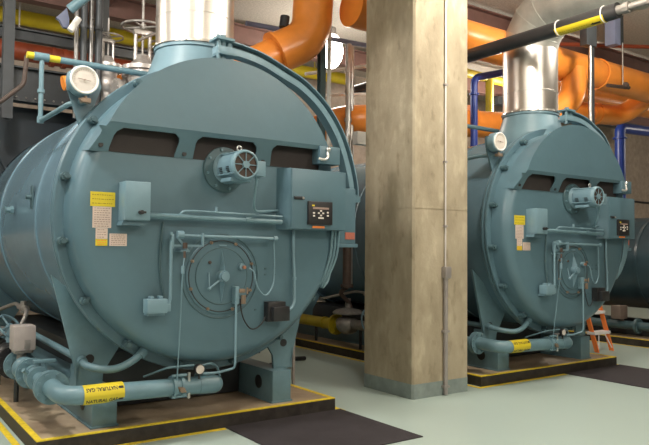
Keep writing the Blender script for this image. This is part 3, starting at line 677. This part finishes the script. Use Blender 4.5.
    for yy in (6.6, 7.5, 8.6, 9.8):
        mb().cyl((X, yy, .112), (X, yy, z-.04), .022, n=8).build('pipe_support', 'steel_dark', t)
    m = mb().tube([(X+.02, 6.98, z+.12), (X+.2, 7.2, z+.42), (X+.22, 7.9, z+.45), (X+.1, 8.6, z+.30)], .02, .1); m.cyl((X+.22, 7.5, z+.38), (X+.22, 7.5, z+.5), .03, n=8); m.cyl((X+.22, 7.35, z+.43), (X+.22, 7.7, z+.43), .032, n=8); m.build('bypass_tube', 'cast', t)
    return t
gt = make_gas_train('teal gas pipe with yellow NATURAL GAS wrap below the nearest boiler')
copy_tree(gt, (DX, 0, 0), 'teal gas pipe with valves below the boiler right of the column')
t = thing('dark_side_pipe', (10.6, 6.4, .112), 'dark flanged pipe with brown box along the boiler at the right edge', 'pipe')
m = mb().cyl((10.62, 5.3, .30), (10.62, 9.8, .30), .07, n=16); m.build('pipe_run', 'teal_dark', t)
for y in (5.6, 6.15, 6.7, 7.4): mb().flange((10.62, y, .30), (0, 1, 0), .125, .04, 8).build('flange', 'teal_dark', t)
for y in (5.8, 7.0, 8.4): mb().cyl((10.62, y, .112), (10.62, y, .30), .03, n=8).build('pipe_support', 'steel_dark', t)
m = mb().box(10.44, 10.66, 6.35, 6.52, .40, .62, .01); m.cyl((10.62, 6.43, .3), (10.62, 6.43, .42), .03, n=8); m.build('actuator', 'brownbox', t)

# dark machinery skid between the boilers, black steam blow-down pipes standing beside the shells
def make_blowdown(label):
    t = thing('blowdown_pipe', (1.18, 8.6, .112), label, 'pipe', 'dark blowdown pipes beside the boilers')
    m = mb().tube([(.95, 9.0, 1.02), (1.22, 8.0, 1.02), (1.22, 8.0, .45), (1.22, 9.4, .40)], .075, .12, n=16); m.build('pipe_run', 'rust', t)
    m = mb(); m.flange((1.22, 8.0, .82), (0, 0, 1), .12, .04, 6); m.flange((1.22, 8.0, .62), (0, 0, 1), .12, .04, 6); m.build('flange', 'rust', t)
    return t
# steel posts behind the boilers
def post(x, y, z0, z1, w, mat, label, name='steel_post', cat='post', group=None):
    m = mb(); m.box(x-w, x+w, y-w, y-w*.6, z0, z1); m.box(x-w, x+w, y+w*.6, y+w, z0, z1); m.box(x-w*.15, x+w*.15, y-w*.6, y+w*.6, z0, z1)
    return tag(m.build(name, mat, None, False), label, cat, group)
post(1.361, 8.0, 2.9, CH, .055, 'steel_dark', 'dark steel post hanging from ceiling at the left edge')
post(2.389, 8.0, 2.9, CH, .05, 'steel_dark', 'dark steel post just right of the pipe cluster, upper left')
post(4.85, 7.0, 2.45, CH, .04, 'teal_dark', 'dark teal post in front of the bright ceiling lamp')
m = mb().cyl((4.935, 6.95, 2.45), (4.935, 6.95, CH), .026, n=10)
tag(m.build('vertical_conduit', 'white', None), 'white vertical conduit beside the dark teal post near the lamp', 'conduit')
m = mb().cyl((5.68, 7.53, 1.55), (5.68, 7.53, 4.4), .042, n=12)
for z in (3.3, 4.0, 2.2): m.cyl((5.68, 7.53, z), (5.68, 7.53, z+.05), .055, n=12)
tag(m.build('riser_pipe', 'steel', None), 'shiny steel pipe rising left of the column, in front of its neighbour', 'pipe')
tag(mb().cyl((5.79, 7.6, 1.0), (5.79, 7.6, 4.4), .036, n=12).build('riser_pipe', 'steel', None), 'shiny steel pipe closest to the left side of the column', 'pipe')
for i, (x, r, mt, lb) in enumerate(((1.955, .026, 'pipe_mix', 'leftmost of four vertical pipes above the pressure gauge'), (2.03, .04, 'steel_dark', 'second from left of four vertical pipes above the gauge'), (2.11, .03, 'pipe_mix', 'third from left of four vertical pipes above the gauge'), (2.19, .042, 'steel_dark', 'thick dark rightmost of four vertical pipes above the gauge'))):
    m = mb().cyl((x, 7.5, 2.9), (x, 7.5, CH), r, n=12); m.cyl((x, 7.5, 3.9), (x, 7.5, 3.93), r*1.3, n=12)
    tag(m.build('vertical_pipe', mt, None), lb, 'pipe', 'vertical pipes above the gauge')
m = mb().cyl((5.68, 7.53, .98), (5.68, 7.53, 1.55), .06, n=12); m.flange((5.68, 7.53, 1.0), (0, 0, 1), .09, .03, 6); m.tube([(5.68, 7.53, .98), (5.68, 7.7, .9), (5.95, 7.8, .72), (5.95, 7.8, .6)], .03, .08)
tag(m.build('flanged_pipe', 'rust', None), 'dark flanged pipe below the panel cables, behind the nearest boiler', 'pipe')
# dark horizontal steelwork, upper left
def girder(p0, p1, h, w, mat, name, label, cat='beam', group=None):
    # I beam along X
    (x0, y, z), x1 = p0, p1
    m = mb().box(x0, x1, y-w, y+w, z-h, z-h+.02); m.box(x0, x1, y-w, y+w, z+h-.02, z+h); m.box(x0, x1, y-.008, y+.008, z-h+.02, z+h-.02)
    return tag(m.build(name, mat, None, False), label, cat, group)
girder((.2, 8.5, 4.0), 3.6, .07, .05, 'steel_dark', 'steel_beam', 'slim dark beam crossing the yellow pipe at upper left')
girder((-.5, 8.3, 3.36), 4.0, .2, .08, 'steel_dark', 'steel_beam', 'deep dark beam with rivets behind the pressure gauge')
m = mb()
for k in range(40): m.ball((-.4+k*.1, 8.215, 3.20), .012, 6)
m.build('rivets', 'cast', bpy.data.objects['steel_beam.001']).location = (0, 0, 0)
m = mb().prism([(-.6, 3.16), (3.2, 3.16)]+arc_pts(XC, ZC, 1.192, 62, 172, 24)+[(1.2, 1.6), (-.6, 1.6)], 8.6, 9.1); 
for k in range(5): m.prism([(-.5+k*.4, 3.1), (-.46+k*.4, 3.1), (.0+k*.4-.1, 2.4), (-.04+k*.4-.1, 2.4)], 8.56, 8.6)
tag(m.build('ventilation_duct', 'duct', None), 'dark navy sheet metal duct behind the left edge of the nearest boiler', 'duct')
# orange lagged pipework ------------------------------------------------------
t = thing('orange_header_pipe', (8.0, 6.35, 4.4), 'long orange pipe high up, running behind column and right flue', 'pipe')
R = .245
m = mb().cyl((4.97, 6.55, 4.50), (13.8, 6.35, 4.36), R, n=36); m.build('straight_run', 'orange', t)
for x in (7.9, 9.9, 11.6): mb().torus((x, 6.48-(x-4.7)*.022+.04, 4.47-(x-4.7)*.0121), R, .012, 'X', 36, 6).build('seam_band', 'orange', t)
m = mb().tube([(9.22, 6.35, 4.35), (9.12, 6.3, 3.86), (8.6, 6.45, 3.52)], .19, .28, n=24, k=10); m.build('drop_elbow', 'orange', t)
t = thing('orange_elbow_pipe', (4.4, 6.9, 3.6), 'orange pipe bending upward behind the nearest flue, left of the lamp', 'pipe')
mb().cyl((2.85, 7.3, 3.12), (4.20, 7.0, 3.89), .2, n=32).build('sloping_run', 'orange', t)
m = mb().tube([(4.16, 7.01, 3.87), (4.62, 6.9, 4.12), (4.70, 6.9, CH-.02)], .25, .30, n=32, k=12); m.build('bent_run', 'orange', t)
d_ = Vector((1.35, -.3, .77)).normalized(); pc = Vector((4.18, 7.005, 3.88))
m = mb().cyl(pc-d_*.02, pc+d_*.02, .27, n=36); m.build('joint_band', 'orange', t)
m = mb().cyl((4.28, 7.0, 4.22), (4.30, 7.0, 4.36), .06, n=12); m.build('support_pad', 'black', t)
def opipe(pts, r, label, fil=.3, bands=()):
    t = thing('orange_pipe', pts[0], label, 'pipe', None)
    mb().tube(pts, r, fil, n=28, k=10).build('pipe_run', 'orange', t)
    for a, b in bands:
        a, b = Vector(a), Vector(b); mb().cyl(a, b, r*1.07, n=28).build('joint_band', 'orange', t)
    return t
opipe([(5.72, 9.2, 3.2), (5.72, 7.75, 3.36), (6.3, 7.6, 3.42), (9.0, 7.4, 3.6)], .215, 'thick lower orange pipe left of the right flue', .3, [((8.0, 7.46, 3.6), (8.06, 7.46, 3.6))])
opipe([(9.3, 7.4, 3.9), (9.9, 7.2, 3.95), (11.6, 7.0, 4.02), (11.75, 6.6, 4.3)], .18, 'smaller orange pipe below the long orange pipe, far right', .25, [((10.7, 7.1, 3.98), (10.76, 7.1, 3.98)), ((10.9, 7.085, 3.99), (10.96, 7.08, 3.99))])
opipe([(11.3, 8.5, 4.78), (15.6, 8.5, 4.85)], .2, 'orange pipe end at the right edge above the blue pipe')
opipe([(2.5, 7.95, 3.42), (2.65, 7.9, 3.5), (3.9, 7.8, 3.1)], .16, 'small orange pipe below the silver valves at upper left', .15)
opipe([(1.95, 7.2, 3.24), (1.75, 7.2, 3.19)], .075, 'small orange pipe end just left of the pressure gauge')
# brick red pipe with coupling
t = thing('red_pipe', (1.5, 10.9, 4.35), 'brick red pipe running behind the dark posts, upper left', 'pipe')
mb().cyl((-1.5, 10.9, 4.45), (6.5, 10.9, 4.45), .14, n=24).build('pipe_run', 'redorange', t)
for x in (-1, 2, 5): mb().cyl((x, 10.9, 4.5), (x, 10.9, CH), .012, n=6).build('hanger_rod', 'steel', t)
for x in (2.45, 2.62): mb().cyl((x, 10.9, 4.45), (x+.06, 10.9, 4.45), .165, n=24).build('coupling', 'redorange', t)
m = mb().cyl((-2, 11.8, 5.25), (8.9, 11.8, 5.25), .125, n=20)
for x in (-1, 2, 5, 8): m.cyl((x, 11.8, 5.3), (x, 11.8, CH-.002), .012, n=6)
tag(m.build('yellow_pipe', 'yellow', None), 'long yellow pipe under the ceiling along the back wall', 'pipe')
t = thing('yellow_drop_pipe', (11, 9.8, 4.2), 'short yellow pipe left of the right flue', 'pipe')
mb().tube([(9.6, 9.7, 5.22), (11.4, 9.8, 5.22), (14, 9.8, 5.22)], .09, n=16).build('horizontal_run', 'yellow', t)
mb().cyl((11.15, 9.75, 4.45), (11.15, 9.75, 5.2), .085, n=16).build('drop', 'yellow', t)
mb().cyl((11.15, 9.75, 4.1), (11.15, 9.75, 4.45), .12, n=16).build('valve_body', 'black', t)
# blue pipes
def bpipe(pts, r, label):
    m = mb().tube(pts, r, .12, n=18, k=8); m.flange(Vector(pts[1])+Vector((0, 0, -.25)), (0, 0, 1), r*1.35, .03, 0)
    return tag(m.build('blue_pipe', 'blue', None), label, 'pipe', 'deep blue pipes')
bpipe([(7.66, 7.0, 2.9), (7.66, 7.0, 4.12), (8.5, 7.0, 4.36), (9.0, 7.0, 4.45)], .055, 'deep blue pipe bending beside the right flue, next to the column')
bpipe([(14.85, 9.0, 2.6), (14.85, 9.0, 4.45), (18.5, 9.0, 4.6)], .12, 'deep blue pipe against the tan wall at the right edge')
m = mb().cyl((2.9, 7.6, 4.35), (4.2, 6.6, 4.95), .05, n=14)
tag(m.build('blue_pipe', 'blue', None), 'short slanting blue pipe right of the nearest flue', 'pipe', 'deep blue pipes')
# black pipe with yellow label at the upper right (runs toward the camera)
t = thing('black_overhead_pipe', (6.5, 5, 4.0), 'thick black overhead pipe with yellow label, upper right', 'pipe')
mb().cyl((6.5, 8.6, 4.03), (6.5, 3.95, 4.03), .084, n=28).build('pipe_run', 'blackpipe', t)
m = mb().cyl((6.5, 3.95, 4.03), (6.5, 3.88, 4.03), .05, n=14); m.cyl((6.5, 3.88, 4.03), (6.5, 3.82, 4.03), .06, n=10); m.cyl((6.5, 3.82, 4.03), (6.5, 2.4, 4.03), .033, n=12); m.cyl((6.5, 3.62, 4.03), (6.5, 3.56, 4.03), .05, n=8); m.build('reducer', 'cast', t)
# label on its left/lower side
m = mb(); rl = .086; y0_, y1_ = 4.68, 4.08; vs = []; na = 14
for i in range(na+1):
    a = radians(196+(318-196)*i/na)
    for y in (y0_, y1_): vs.append((6.5+rl*cos(a), y, 4.03+rl*sin(a)))
m.add(vs, [(2*i, 2*i+1, 2*i+3, 2*i+2) for i in range(na)]); lb = m.build('pipe_label', 'label_yellow', t)
m = mb(); x = .05
def curve_pt(y, a, e=.0012): return (6.5+(rl+e)*cos(a), y, 4.03+(rl+e)*sin(a))
while x < .40:
    w = random.uniform(.012, .022)
    for aa in (248,): m.add([curve_pt(y0_-x, radians(aa-13)), curve_pt(y0_-x-w, radians(aa-13)), curve_pt(y0_-x-w, radians(aa+13)), curve_pt(y0_-x, radians(aa+13))], [(0, 1, 2, 3)])
    x += w+.014
m.build('print', 'olive_ink', lb, False)
m = mb(); aa = 246
m.add([curve_pt(y0_-.43, radians(aa)), curve_pt(y0_-.47, radians(aa-14)), curve_pt(y0_-.47, radians(aa-8)), curve_pt(y0_-.55, radians(aa-8)), curve_pt(y0_-.55, radians(aa+10)), curve_pt(y0_-.47, radians(aa+10)), curve_pt(y0_-.47, radians(aa+13))], [(0, 1, 2, 3, 4, 5, 6)]); m.build('arrow', 'ink', lb, False)
for y in (4.66, 4.10): mb().torus((6.5, y, 4.03), .088, .006, 'Y', 28, 6).build('tie', 'white', t)
# hanger posts at the right
t = thing('steel_hanger', (9.0, 5.9, 2.0), 'shiny vertical steel rod right of the right flue', 'hanger')
mb().cyl((8.74, 5.75, 3.3), (8.74, 5.75, 4.55), .02, n=12).build('rod', 'steel', t)
mb().box(8.762, 8.84, 5.75, 5.80, 3.3, 4.55).build('dark_rod', 'steel_dark', t)
mb().box(8.62, 8.86, 5.72, 5.84, 4.5, CH, .004).build('channel', 'steel_dark', t)
t = thing('pipe_hanger', (10.2, 6.2, 4.5), 'grey blue hanger box with thin rod over the orange pipe', 'hanger')
mb().box(9.98, 10.14, 6.12, 6.3, 4.86, CH, .004).build('bracket', 'greyblue', t)
mb().box(10.14, 10.26, 6.14, 6.3, 4.9, CH, .003).build('dark_side', 'steel_dark', t)
mb().cyl((10.16, 6.1, 4.2), (10.16, 6.1, 4.9), .011, n=8).build('rod', 'steel', t)
m = mb().cyl((9.7, 6.08, 4.13), (10.3, 6.08, 4.18), .03, n=8); m.ball((10.2, 6.08, 4.2), .06, 8); m.build('clamp', 'rust', t)
# ceiling beams (reddish primer)
for (y, z, x0, x1, lb) in ((7.65, 5.35, 3.0, 18, 'reddish brown ceiling beam crossing above the right flue'), (10.6, 5.3, -4, 20, 'reddish brown ceiling beam far back under the ceiling'),):
    girder((x0, y, z), x1, .17, .10, 'brownbeam', 'ceiling_beam', lb, 'beam', 'reddish brown ceiling beams')
m = mb()
m.box(3.05, 3.25, 6.5, 12.4, 5.3, 5.42); tag(m.build('ceiling_beam', 'brownbeam', None, False), 'brown beam running front to back behind the nearest flue', 'beam', 'reddish brown ceiling beams')
tag(mb().cyl((9.6, 7.0, 5.0), (16, 5.0, 5.5), .035, n=10).build('red_conduit', 'redorange', None), 'thin red conduit crossing below the ceiling at far right', 'conduit')
# tan steel shelf / cable trays left of column
def bar(a, b, r, mat, name, label, cat, group=None): return tag(mb().cyl(a, b, r, n=10).build(name, mat, None), label, cat, group)
bar((5.2, 7.9, 3.98), (6.7, 7.9, 4.38), .026, 'white', 'cable_tray_rail', 'pale rail crossing behind the lamp post, upper one', 'rail', 'rails left of the column')
bar((5.4, 7.9, 3.70), (6.7, 7.9, 3.92), .022, 'white', 'cable_tray_rail', 'grey rail crossing below the pale rail near the column', 'rail', 'rails left of the column')
bar((4.3, 8.0, 4.55), (7.8, 8.0, 4.68), .035, 'greyblue', 'cable_tray_rail', 'grey rail below the orange pipe next to the column top', 'rail', 'rails left of the column')
m = mb().box(5.63, 6.3, 7.25, 7.36, 2.95, 3.13, .01); tag(m.build('white_panel_box', 'white', None), 'white box on the pipes just left of the column', 'box')
m = mb().box(12.2, 20, 10.4, 10.6, 4.92, 5.1); tag(m.build('dark_beam', 'steel_dark', None, False), 'long black beam below the orange pipes at right', 'beam')
m = mb().cyl((11, 12.46, 3.2), (23.9, 12.46, 3.2), .03, n=8); tag(m.build('wall_conduit', 'steel_dark', None), 'thin dark conduit across the tan wall at the right edge', 'conduit')
m = mb().cyl((11.6, 7.1, 2.1), (11.6, 7.1, 2.48), .03, n=10); m.wheel((11.6, 7.1, 2.48), (0, 0, 1), .10, .02); m.box(11.54, 11.66, 7.04, 7.16, 2.2, 2.36, .02); m.cyl((11.45, 7.1, 2.27), (11.9, 7.1, 2.27), .035, n=10)
tag(m.build('stop_valve', 'black', None), 'black stop valve on top of the boiler at the right edge', 'valve')
# boiler top valves, silver, with handwheels
def top_valve(x, y, z, s, label):
    t = thing('steam_valve', (x, y, z-.4*s), label, 'valve', 'silver steam valves behind the nearest flue')
    m = mb().flange((x, y, z), (0, 0, 1), .19*s, .04*s, 10, .014); m.flange((x, y, z+.06*s), (0, 0, 1), .19*s, .04*s, 10, .014); m.lathe([(.10*s, -.75*s), (.12*s, -.1*s), (.15*s, 0), (.15*s, .08*s), (.07*s, .16*s), (.06*s, .2*s)], (x, y, z), 'Z', 20)
    m.ball((x, y, z-.2*s), .17*s, 16); m.flange((x-.25*s, y, z-.2*s), (1, 0, 0), .14*s, .04, 8); m.flange((x+.25*s, y, z-.2*s), (1, 0, 0), .14*s, .04, 8); m.cyl((x-.25*s, y, z-.2*s), (x+.25*s, y, z-.2*s), .09*s, n=14)
    m.build('valve_body', 'valve', t)
    m = mb().cyl((x-.07*s, y, z+.1*s), (x-.07*s, y, z+.42*s), .018*s, n=8); m.cyl((x+.07*s, y, z+.1*s), (x+.07*s, y, z+.42*s), .018*s, n=8); m.box(x-.09*s, x+.09*s, y-.03*s, y+.03*s, z+.4*s, z+.45*s, .005); m.build('yoke', 'valve', t)
    m = mb().wheel((x, y, z+.48*s), (0, 0, 1), .2*s, .013*s, 4); m.build('handwheel', 'cast', t)
    m = mb().cyl((x, y, z+.2*s), (x, y, z+.75*s), .014*s, n=8); m.build('stem', 'cast', t)
top_valve(2.33, 7.6, 3.50, .8, 'silver valve with handwheel, left one behind the nearest flue')
top_valve(2.62, 7.3, 3.42, 1.15, 'large silver valve in the middle behind the nearest flue')
top_valve(2.98, 7.5, 3.40, 1.0, 'silver valve with handwheel closest to the nearest flue')
bar((2.5, 7.1, 3.75), (2.95, 7.3, 4.05), .016, 'cast', 'valve_lever', 'long lever crossing above the silver valves', 'lever')
m = mb().cyl((1.75, 7.0, 3.90), (2.05, 6.8, 4.2), .05, n=14)
tag(m.build('capped_pipe', 'teal_pipe', None), 'teal capped pipe near the ceiling above the pressure gauge', 'pipe')
m = mb().cyl((1.835, 7.3, 3.78), (1.92, 7.3, 3.93), .035, n=14); tag(m.build('white_pipe_stub', 'white', None), 'white pipe stub slanting over the four vertical pipes', 'pipe')
m = mb().prism([(1.76, 3.99), (1.80, 3.97), (1.84, 3.90), (1.90, 3.90), (1.90, 4.0), (1.87, 4.12)], 7.6, 7.65); tag(m.build('gusset', 'greyblue', None), 'grey blue bracket left of the vertical pipes', 'bracket')
m = mb().tube([(1.36, 7.0, 3.36), (1.34, 7.0, 3.08), (1.13, 7.0, 2.87), (.9, 7.0, 2.8)], .022, .05); tag(m.build('rusty_pipe', 'rust', None), 'thin rusty pipe bent behind the gauge piping, left edge', 'pipe')
# low machinery behind nearest boiler
m = mb().box(.75, 3.7, 10.9, 11.3, .112, .22); 
t = thing('low_pipe_rack', (1.2, 8.0, 0), 'rusty black pipes low down behind the left side of the nearest boiler', 'pipework')
m = mb().tube([(.2, 9.2, 1.05), (1.12, 9.0, 1.05), (1.12, 9.0, .2)], .09, .14, n=16); m.flange((1.12, 9.0, .75), (0, 0, 1), .14, .04, 6); m.flange((1.12, 9.0, .5), (0, 0, 1), .14, .04, 6); m.build('elbow_pipe', 'rust', t)
m = mb().cyl((1.6, 9.9, .0), (1.6, 9.9, .85), .07, n=12); m.flange((1.6, 9.9, .7), (0, 0, 1), .13, .05, 6); m.build('standpipe', 'rust', t)
m = mb().cyl((-.2, 10.6, .35), (4.2, 10.6, .35), .10, n=14); m.build('floor_pipe', 'steel_dark', t)
m = mb().cyl((3.95, 8.3, 1.6), (3.95, 8.3, .02), .06, n=12); m.flange((3.95, 8.3, .9), (0, 0, 1), .1, .04, 6)
m.cyl((3.95, 8.3, 1.6), (3.6, 8.3, 1.6), .05, n=12)
tag(m.build('drain_standpipe', 'rust', None), 'dark vertical pipe behind the hanging panel cables', 'pipe')
m = mb().cyl((3.9, 6.1, .0), (3.9, 6.1, .95), .018, n=8); tag(m.build('thin_post', 'conduit', None), 'thin grey post behind the right foot of the nearest boiler', 'post')
m = mb().cyl((4.9, 8.6, .0), (4.9, 8.6, 1.1), .022, n=8); tag(m.build('thin_post', 'steel_dark', None), 'thin dark post in front of the yellow gas pipe', 'post')
m = mb().box(4.45, 4.75, 7.45, 7.55, .0, .05, .02); m.tube([(4.4, 7.2, .03), (4.6, 7.3, .10), (4.75, 7.6, .06), (5.1, 7.7, .03)], .03, .15); tag(m.build('floor_drain_hose', 'black', None), 'black hose lying by a floor drain near the yellow gas pipe', 'hose')

# ------------------------------------------------------------------ step ladder
t = thing('step_ladder', (9.4, 6.1, 0), 'orange step ladder with pale treads behind the right boiler', 'ladder')
zt = 1.35; lean = .295
for x in (9.22, 9.60):
    m = mb(); w = .011
    def pt(z, dy=0): return 5.95+z*lean+dy
    m.add([(x-w, pt(0), .0), (x+w, pt(0), .0), (x+w, pt(0, .07), 0), (x-w, pt(0, .07), 0), (x-w, pt(zt), zt), (x+w, pt(zt), zt), (x+w, pt(zt, .07), zt), (x-w, pt(zt, .07), zt)], [(0,1,2,3),(4,5,6,7),(0,1,5,4),(1,2,6,5),(2,3,7,6),(3,0,4,7)])
    m.build('side_rail', 'ladder', t, False)
    m = mb(); m.cyl((x, 6.95, 0), (x, 6.38, zt), .016, n=8); m.build('rear_leg', 'ladder', t)
for z in (.30, .60, .90, 1.2):
    m = mb().box(9.205, 9.615, 5.92+z*lean, 6.06+z*lean, z-.045, z, .004); m.build('tread', 'alu', t)
m = mb()
for x, sx in ((9.24, 1), (9.58, -1)): m.cyl((x, 5.97, .05), (x+sx*.1, 5.95+.28*lean, .275), .009, n=6)
m.build('tread_brace', 'alu', t)
m = mb().box(9.2, 9.62, 6.33, 6.5, zt, zt+.03, .005); m.build('top_cap', 'ladder', t)

# ------------------------------------------------------------------ lamps
def make_lamp(x, y, label, power, col=(1, .90, .77), first=[None]):
    if first[0] is None:
        t = thing('ceiling_lamp', (x, y, 4.75), label, 'lamp', 'high bay ceiling lamps')
        m = mb().lathe([(.06, .62), (.09, .60), (.10, .40), (.10, .38)], (x, y, 4.75), 'Z', 20); m.cyl((x, y, 5.37), (x, y, CH), .012, n=8); m.build('housing', 'cast', t)
        m = mb().lathe([(.10, .38), (.15, .34), (.18, .27), (.175, .268), (.14, .33), (.09, .365)], (x, y, 4.75), 'Z', 28); m.build('shade', 'white', t)
        m = mb().ball((x, y, 4.95), .215, 20, (1, 1, 1.45)); m.build('globe', 'bulb', t)
        first[0] = t
    else:
        p = BASE[first[0].name]; t = copy_tree(first[0], (x-p.x, y-p.y, 0), label)
    l = bpy.data.lights.new('lamp_light', 'POINT'); l.energy = power; l.color = col; l.shadow_soft_size = .17
    o = bpy.data.objects.new('lamp_light', l); COL.objects.link(o); o.parent = t; o.location = (0, 0, -.10)
    return t
P = 175
make_lamp(6.74, 9.45, 'bright glowing ceiling lamp just left of the column', P*.9)
make_lamp(.40, 4.52, 'ceiling lamp above and left of the nearest boiler', P*1.6, (.97, .95, .92))
make_lamp(5.2, 3.7, 'ceiling lamp in front of the column', P*.8)
make_lamp(-1.8, 8.6, 'ceiling lamp behind the left end of the room', P*.4)
make_lamp(11.6, 9.45, 'ceiling lamp at the back right', P*.6)
make_lamp(19.5, 6, 'ceiling lamp in the far right back corner', P*.8)
make_lamp(8.2, 4.5, 'added ceiling lamp brightening the pipes over the right boiler', P*.4)  # unseen lamp, added to brighten the orange pipes
make_lamp(-4.2, 4.5, 'added cool ceiling lamp brightening the left side of the nearest boiler', P*1.3, (.80, .90, 1))  # unseen lamp, added to light the shell from the left
for x in (-4, 1.2, 5.6):
    make_lamp(x, .2, 'ceiling lamp in the front row of the room', P*.3)
for x in (-1, 5): make_lamp(x, -3.6, 'ceiling lamp near the front wall', P*.2)

# ------------------------------------------------------------------ world, camera, view
w = bpy.data.worlds.new('World'); S.world = w; w.use_nodes = True
w.node_tree.nodes['Background'].inputs[0].default_value = (.8, .85, .9, 1); w.node_tree.nodes['Background'].inputs[1].default_value = .2
yaw, pit, roll, f = radians(35.094), radians(2.318), radians(.52), 675.98
r = Vector((cos(yaw), -sin(yaw), 0)); fw = Vector((sin(yaw), cos(yaw), 0)); up = Vector((0, 0, 1))
f2 = fw*cos(pit)+up*sin(pit); u2 = up*cos(pit)-fw*sin(pit)
r3 = r*cos(roll)+u2*sin(roll); u3 = u2*cos(roll)-r*sin(roll)
cam = bpy.data.cameras.new('Camera'); co = bpy.data.objects.new('Camera', cam); COL.objects.link(co)
co.matrix_world = Matrix(((r3.x, u3.x, -f2.x, 0), (r3.y, u3.y, -f2.y, 0), (r3.z, u3.z, -f2.z, 1.5), (0, 0, 0, 1)))
cam.sensor_fit = 'HORIZONTAL'; cam.sensor_width = 36; cam.lens = 36*f/649; cam.clip_start = .05
S.camera = co
vs_ = S.view_settings; vs_.view_transform = 'Standard'; vs_.look = 'None'; vs_.gamma = 1; vs_.exposure = .32; vs_.use_curve_mapping = False
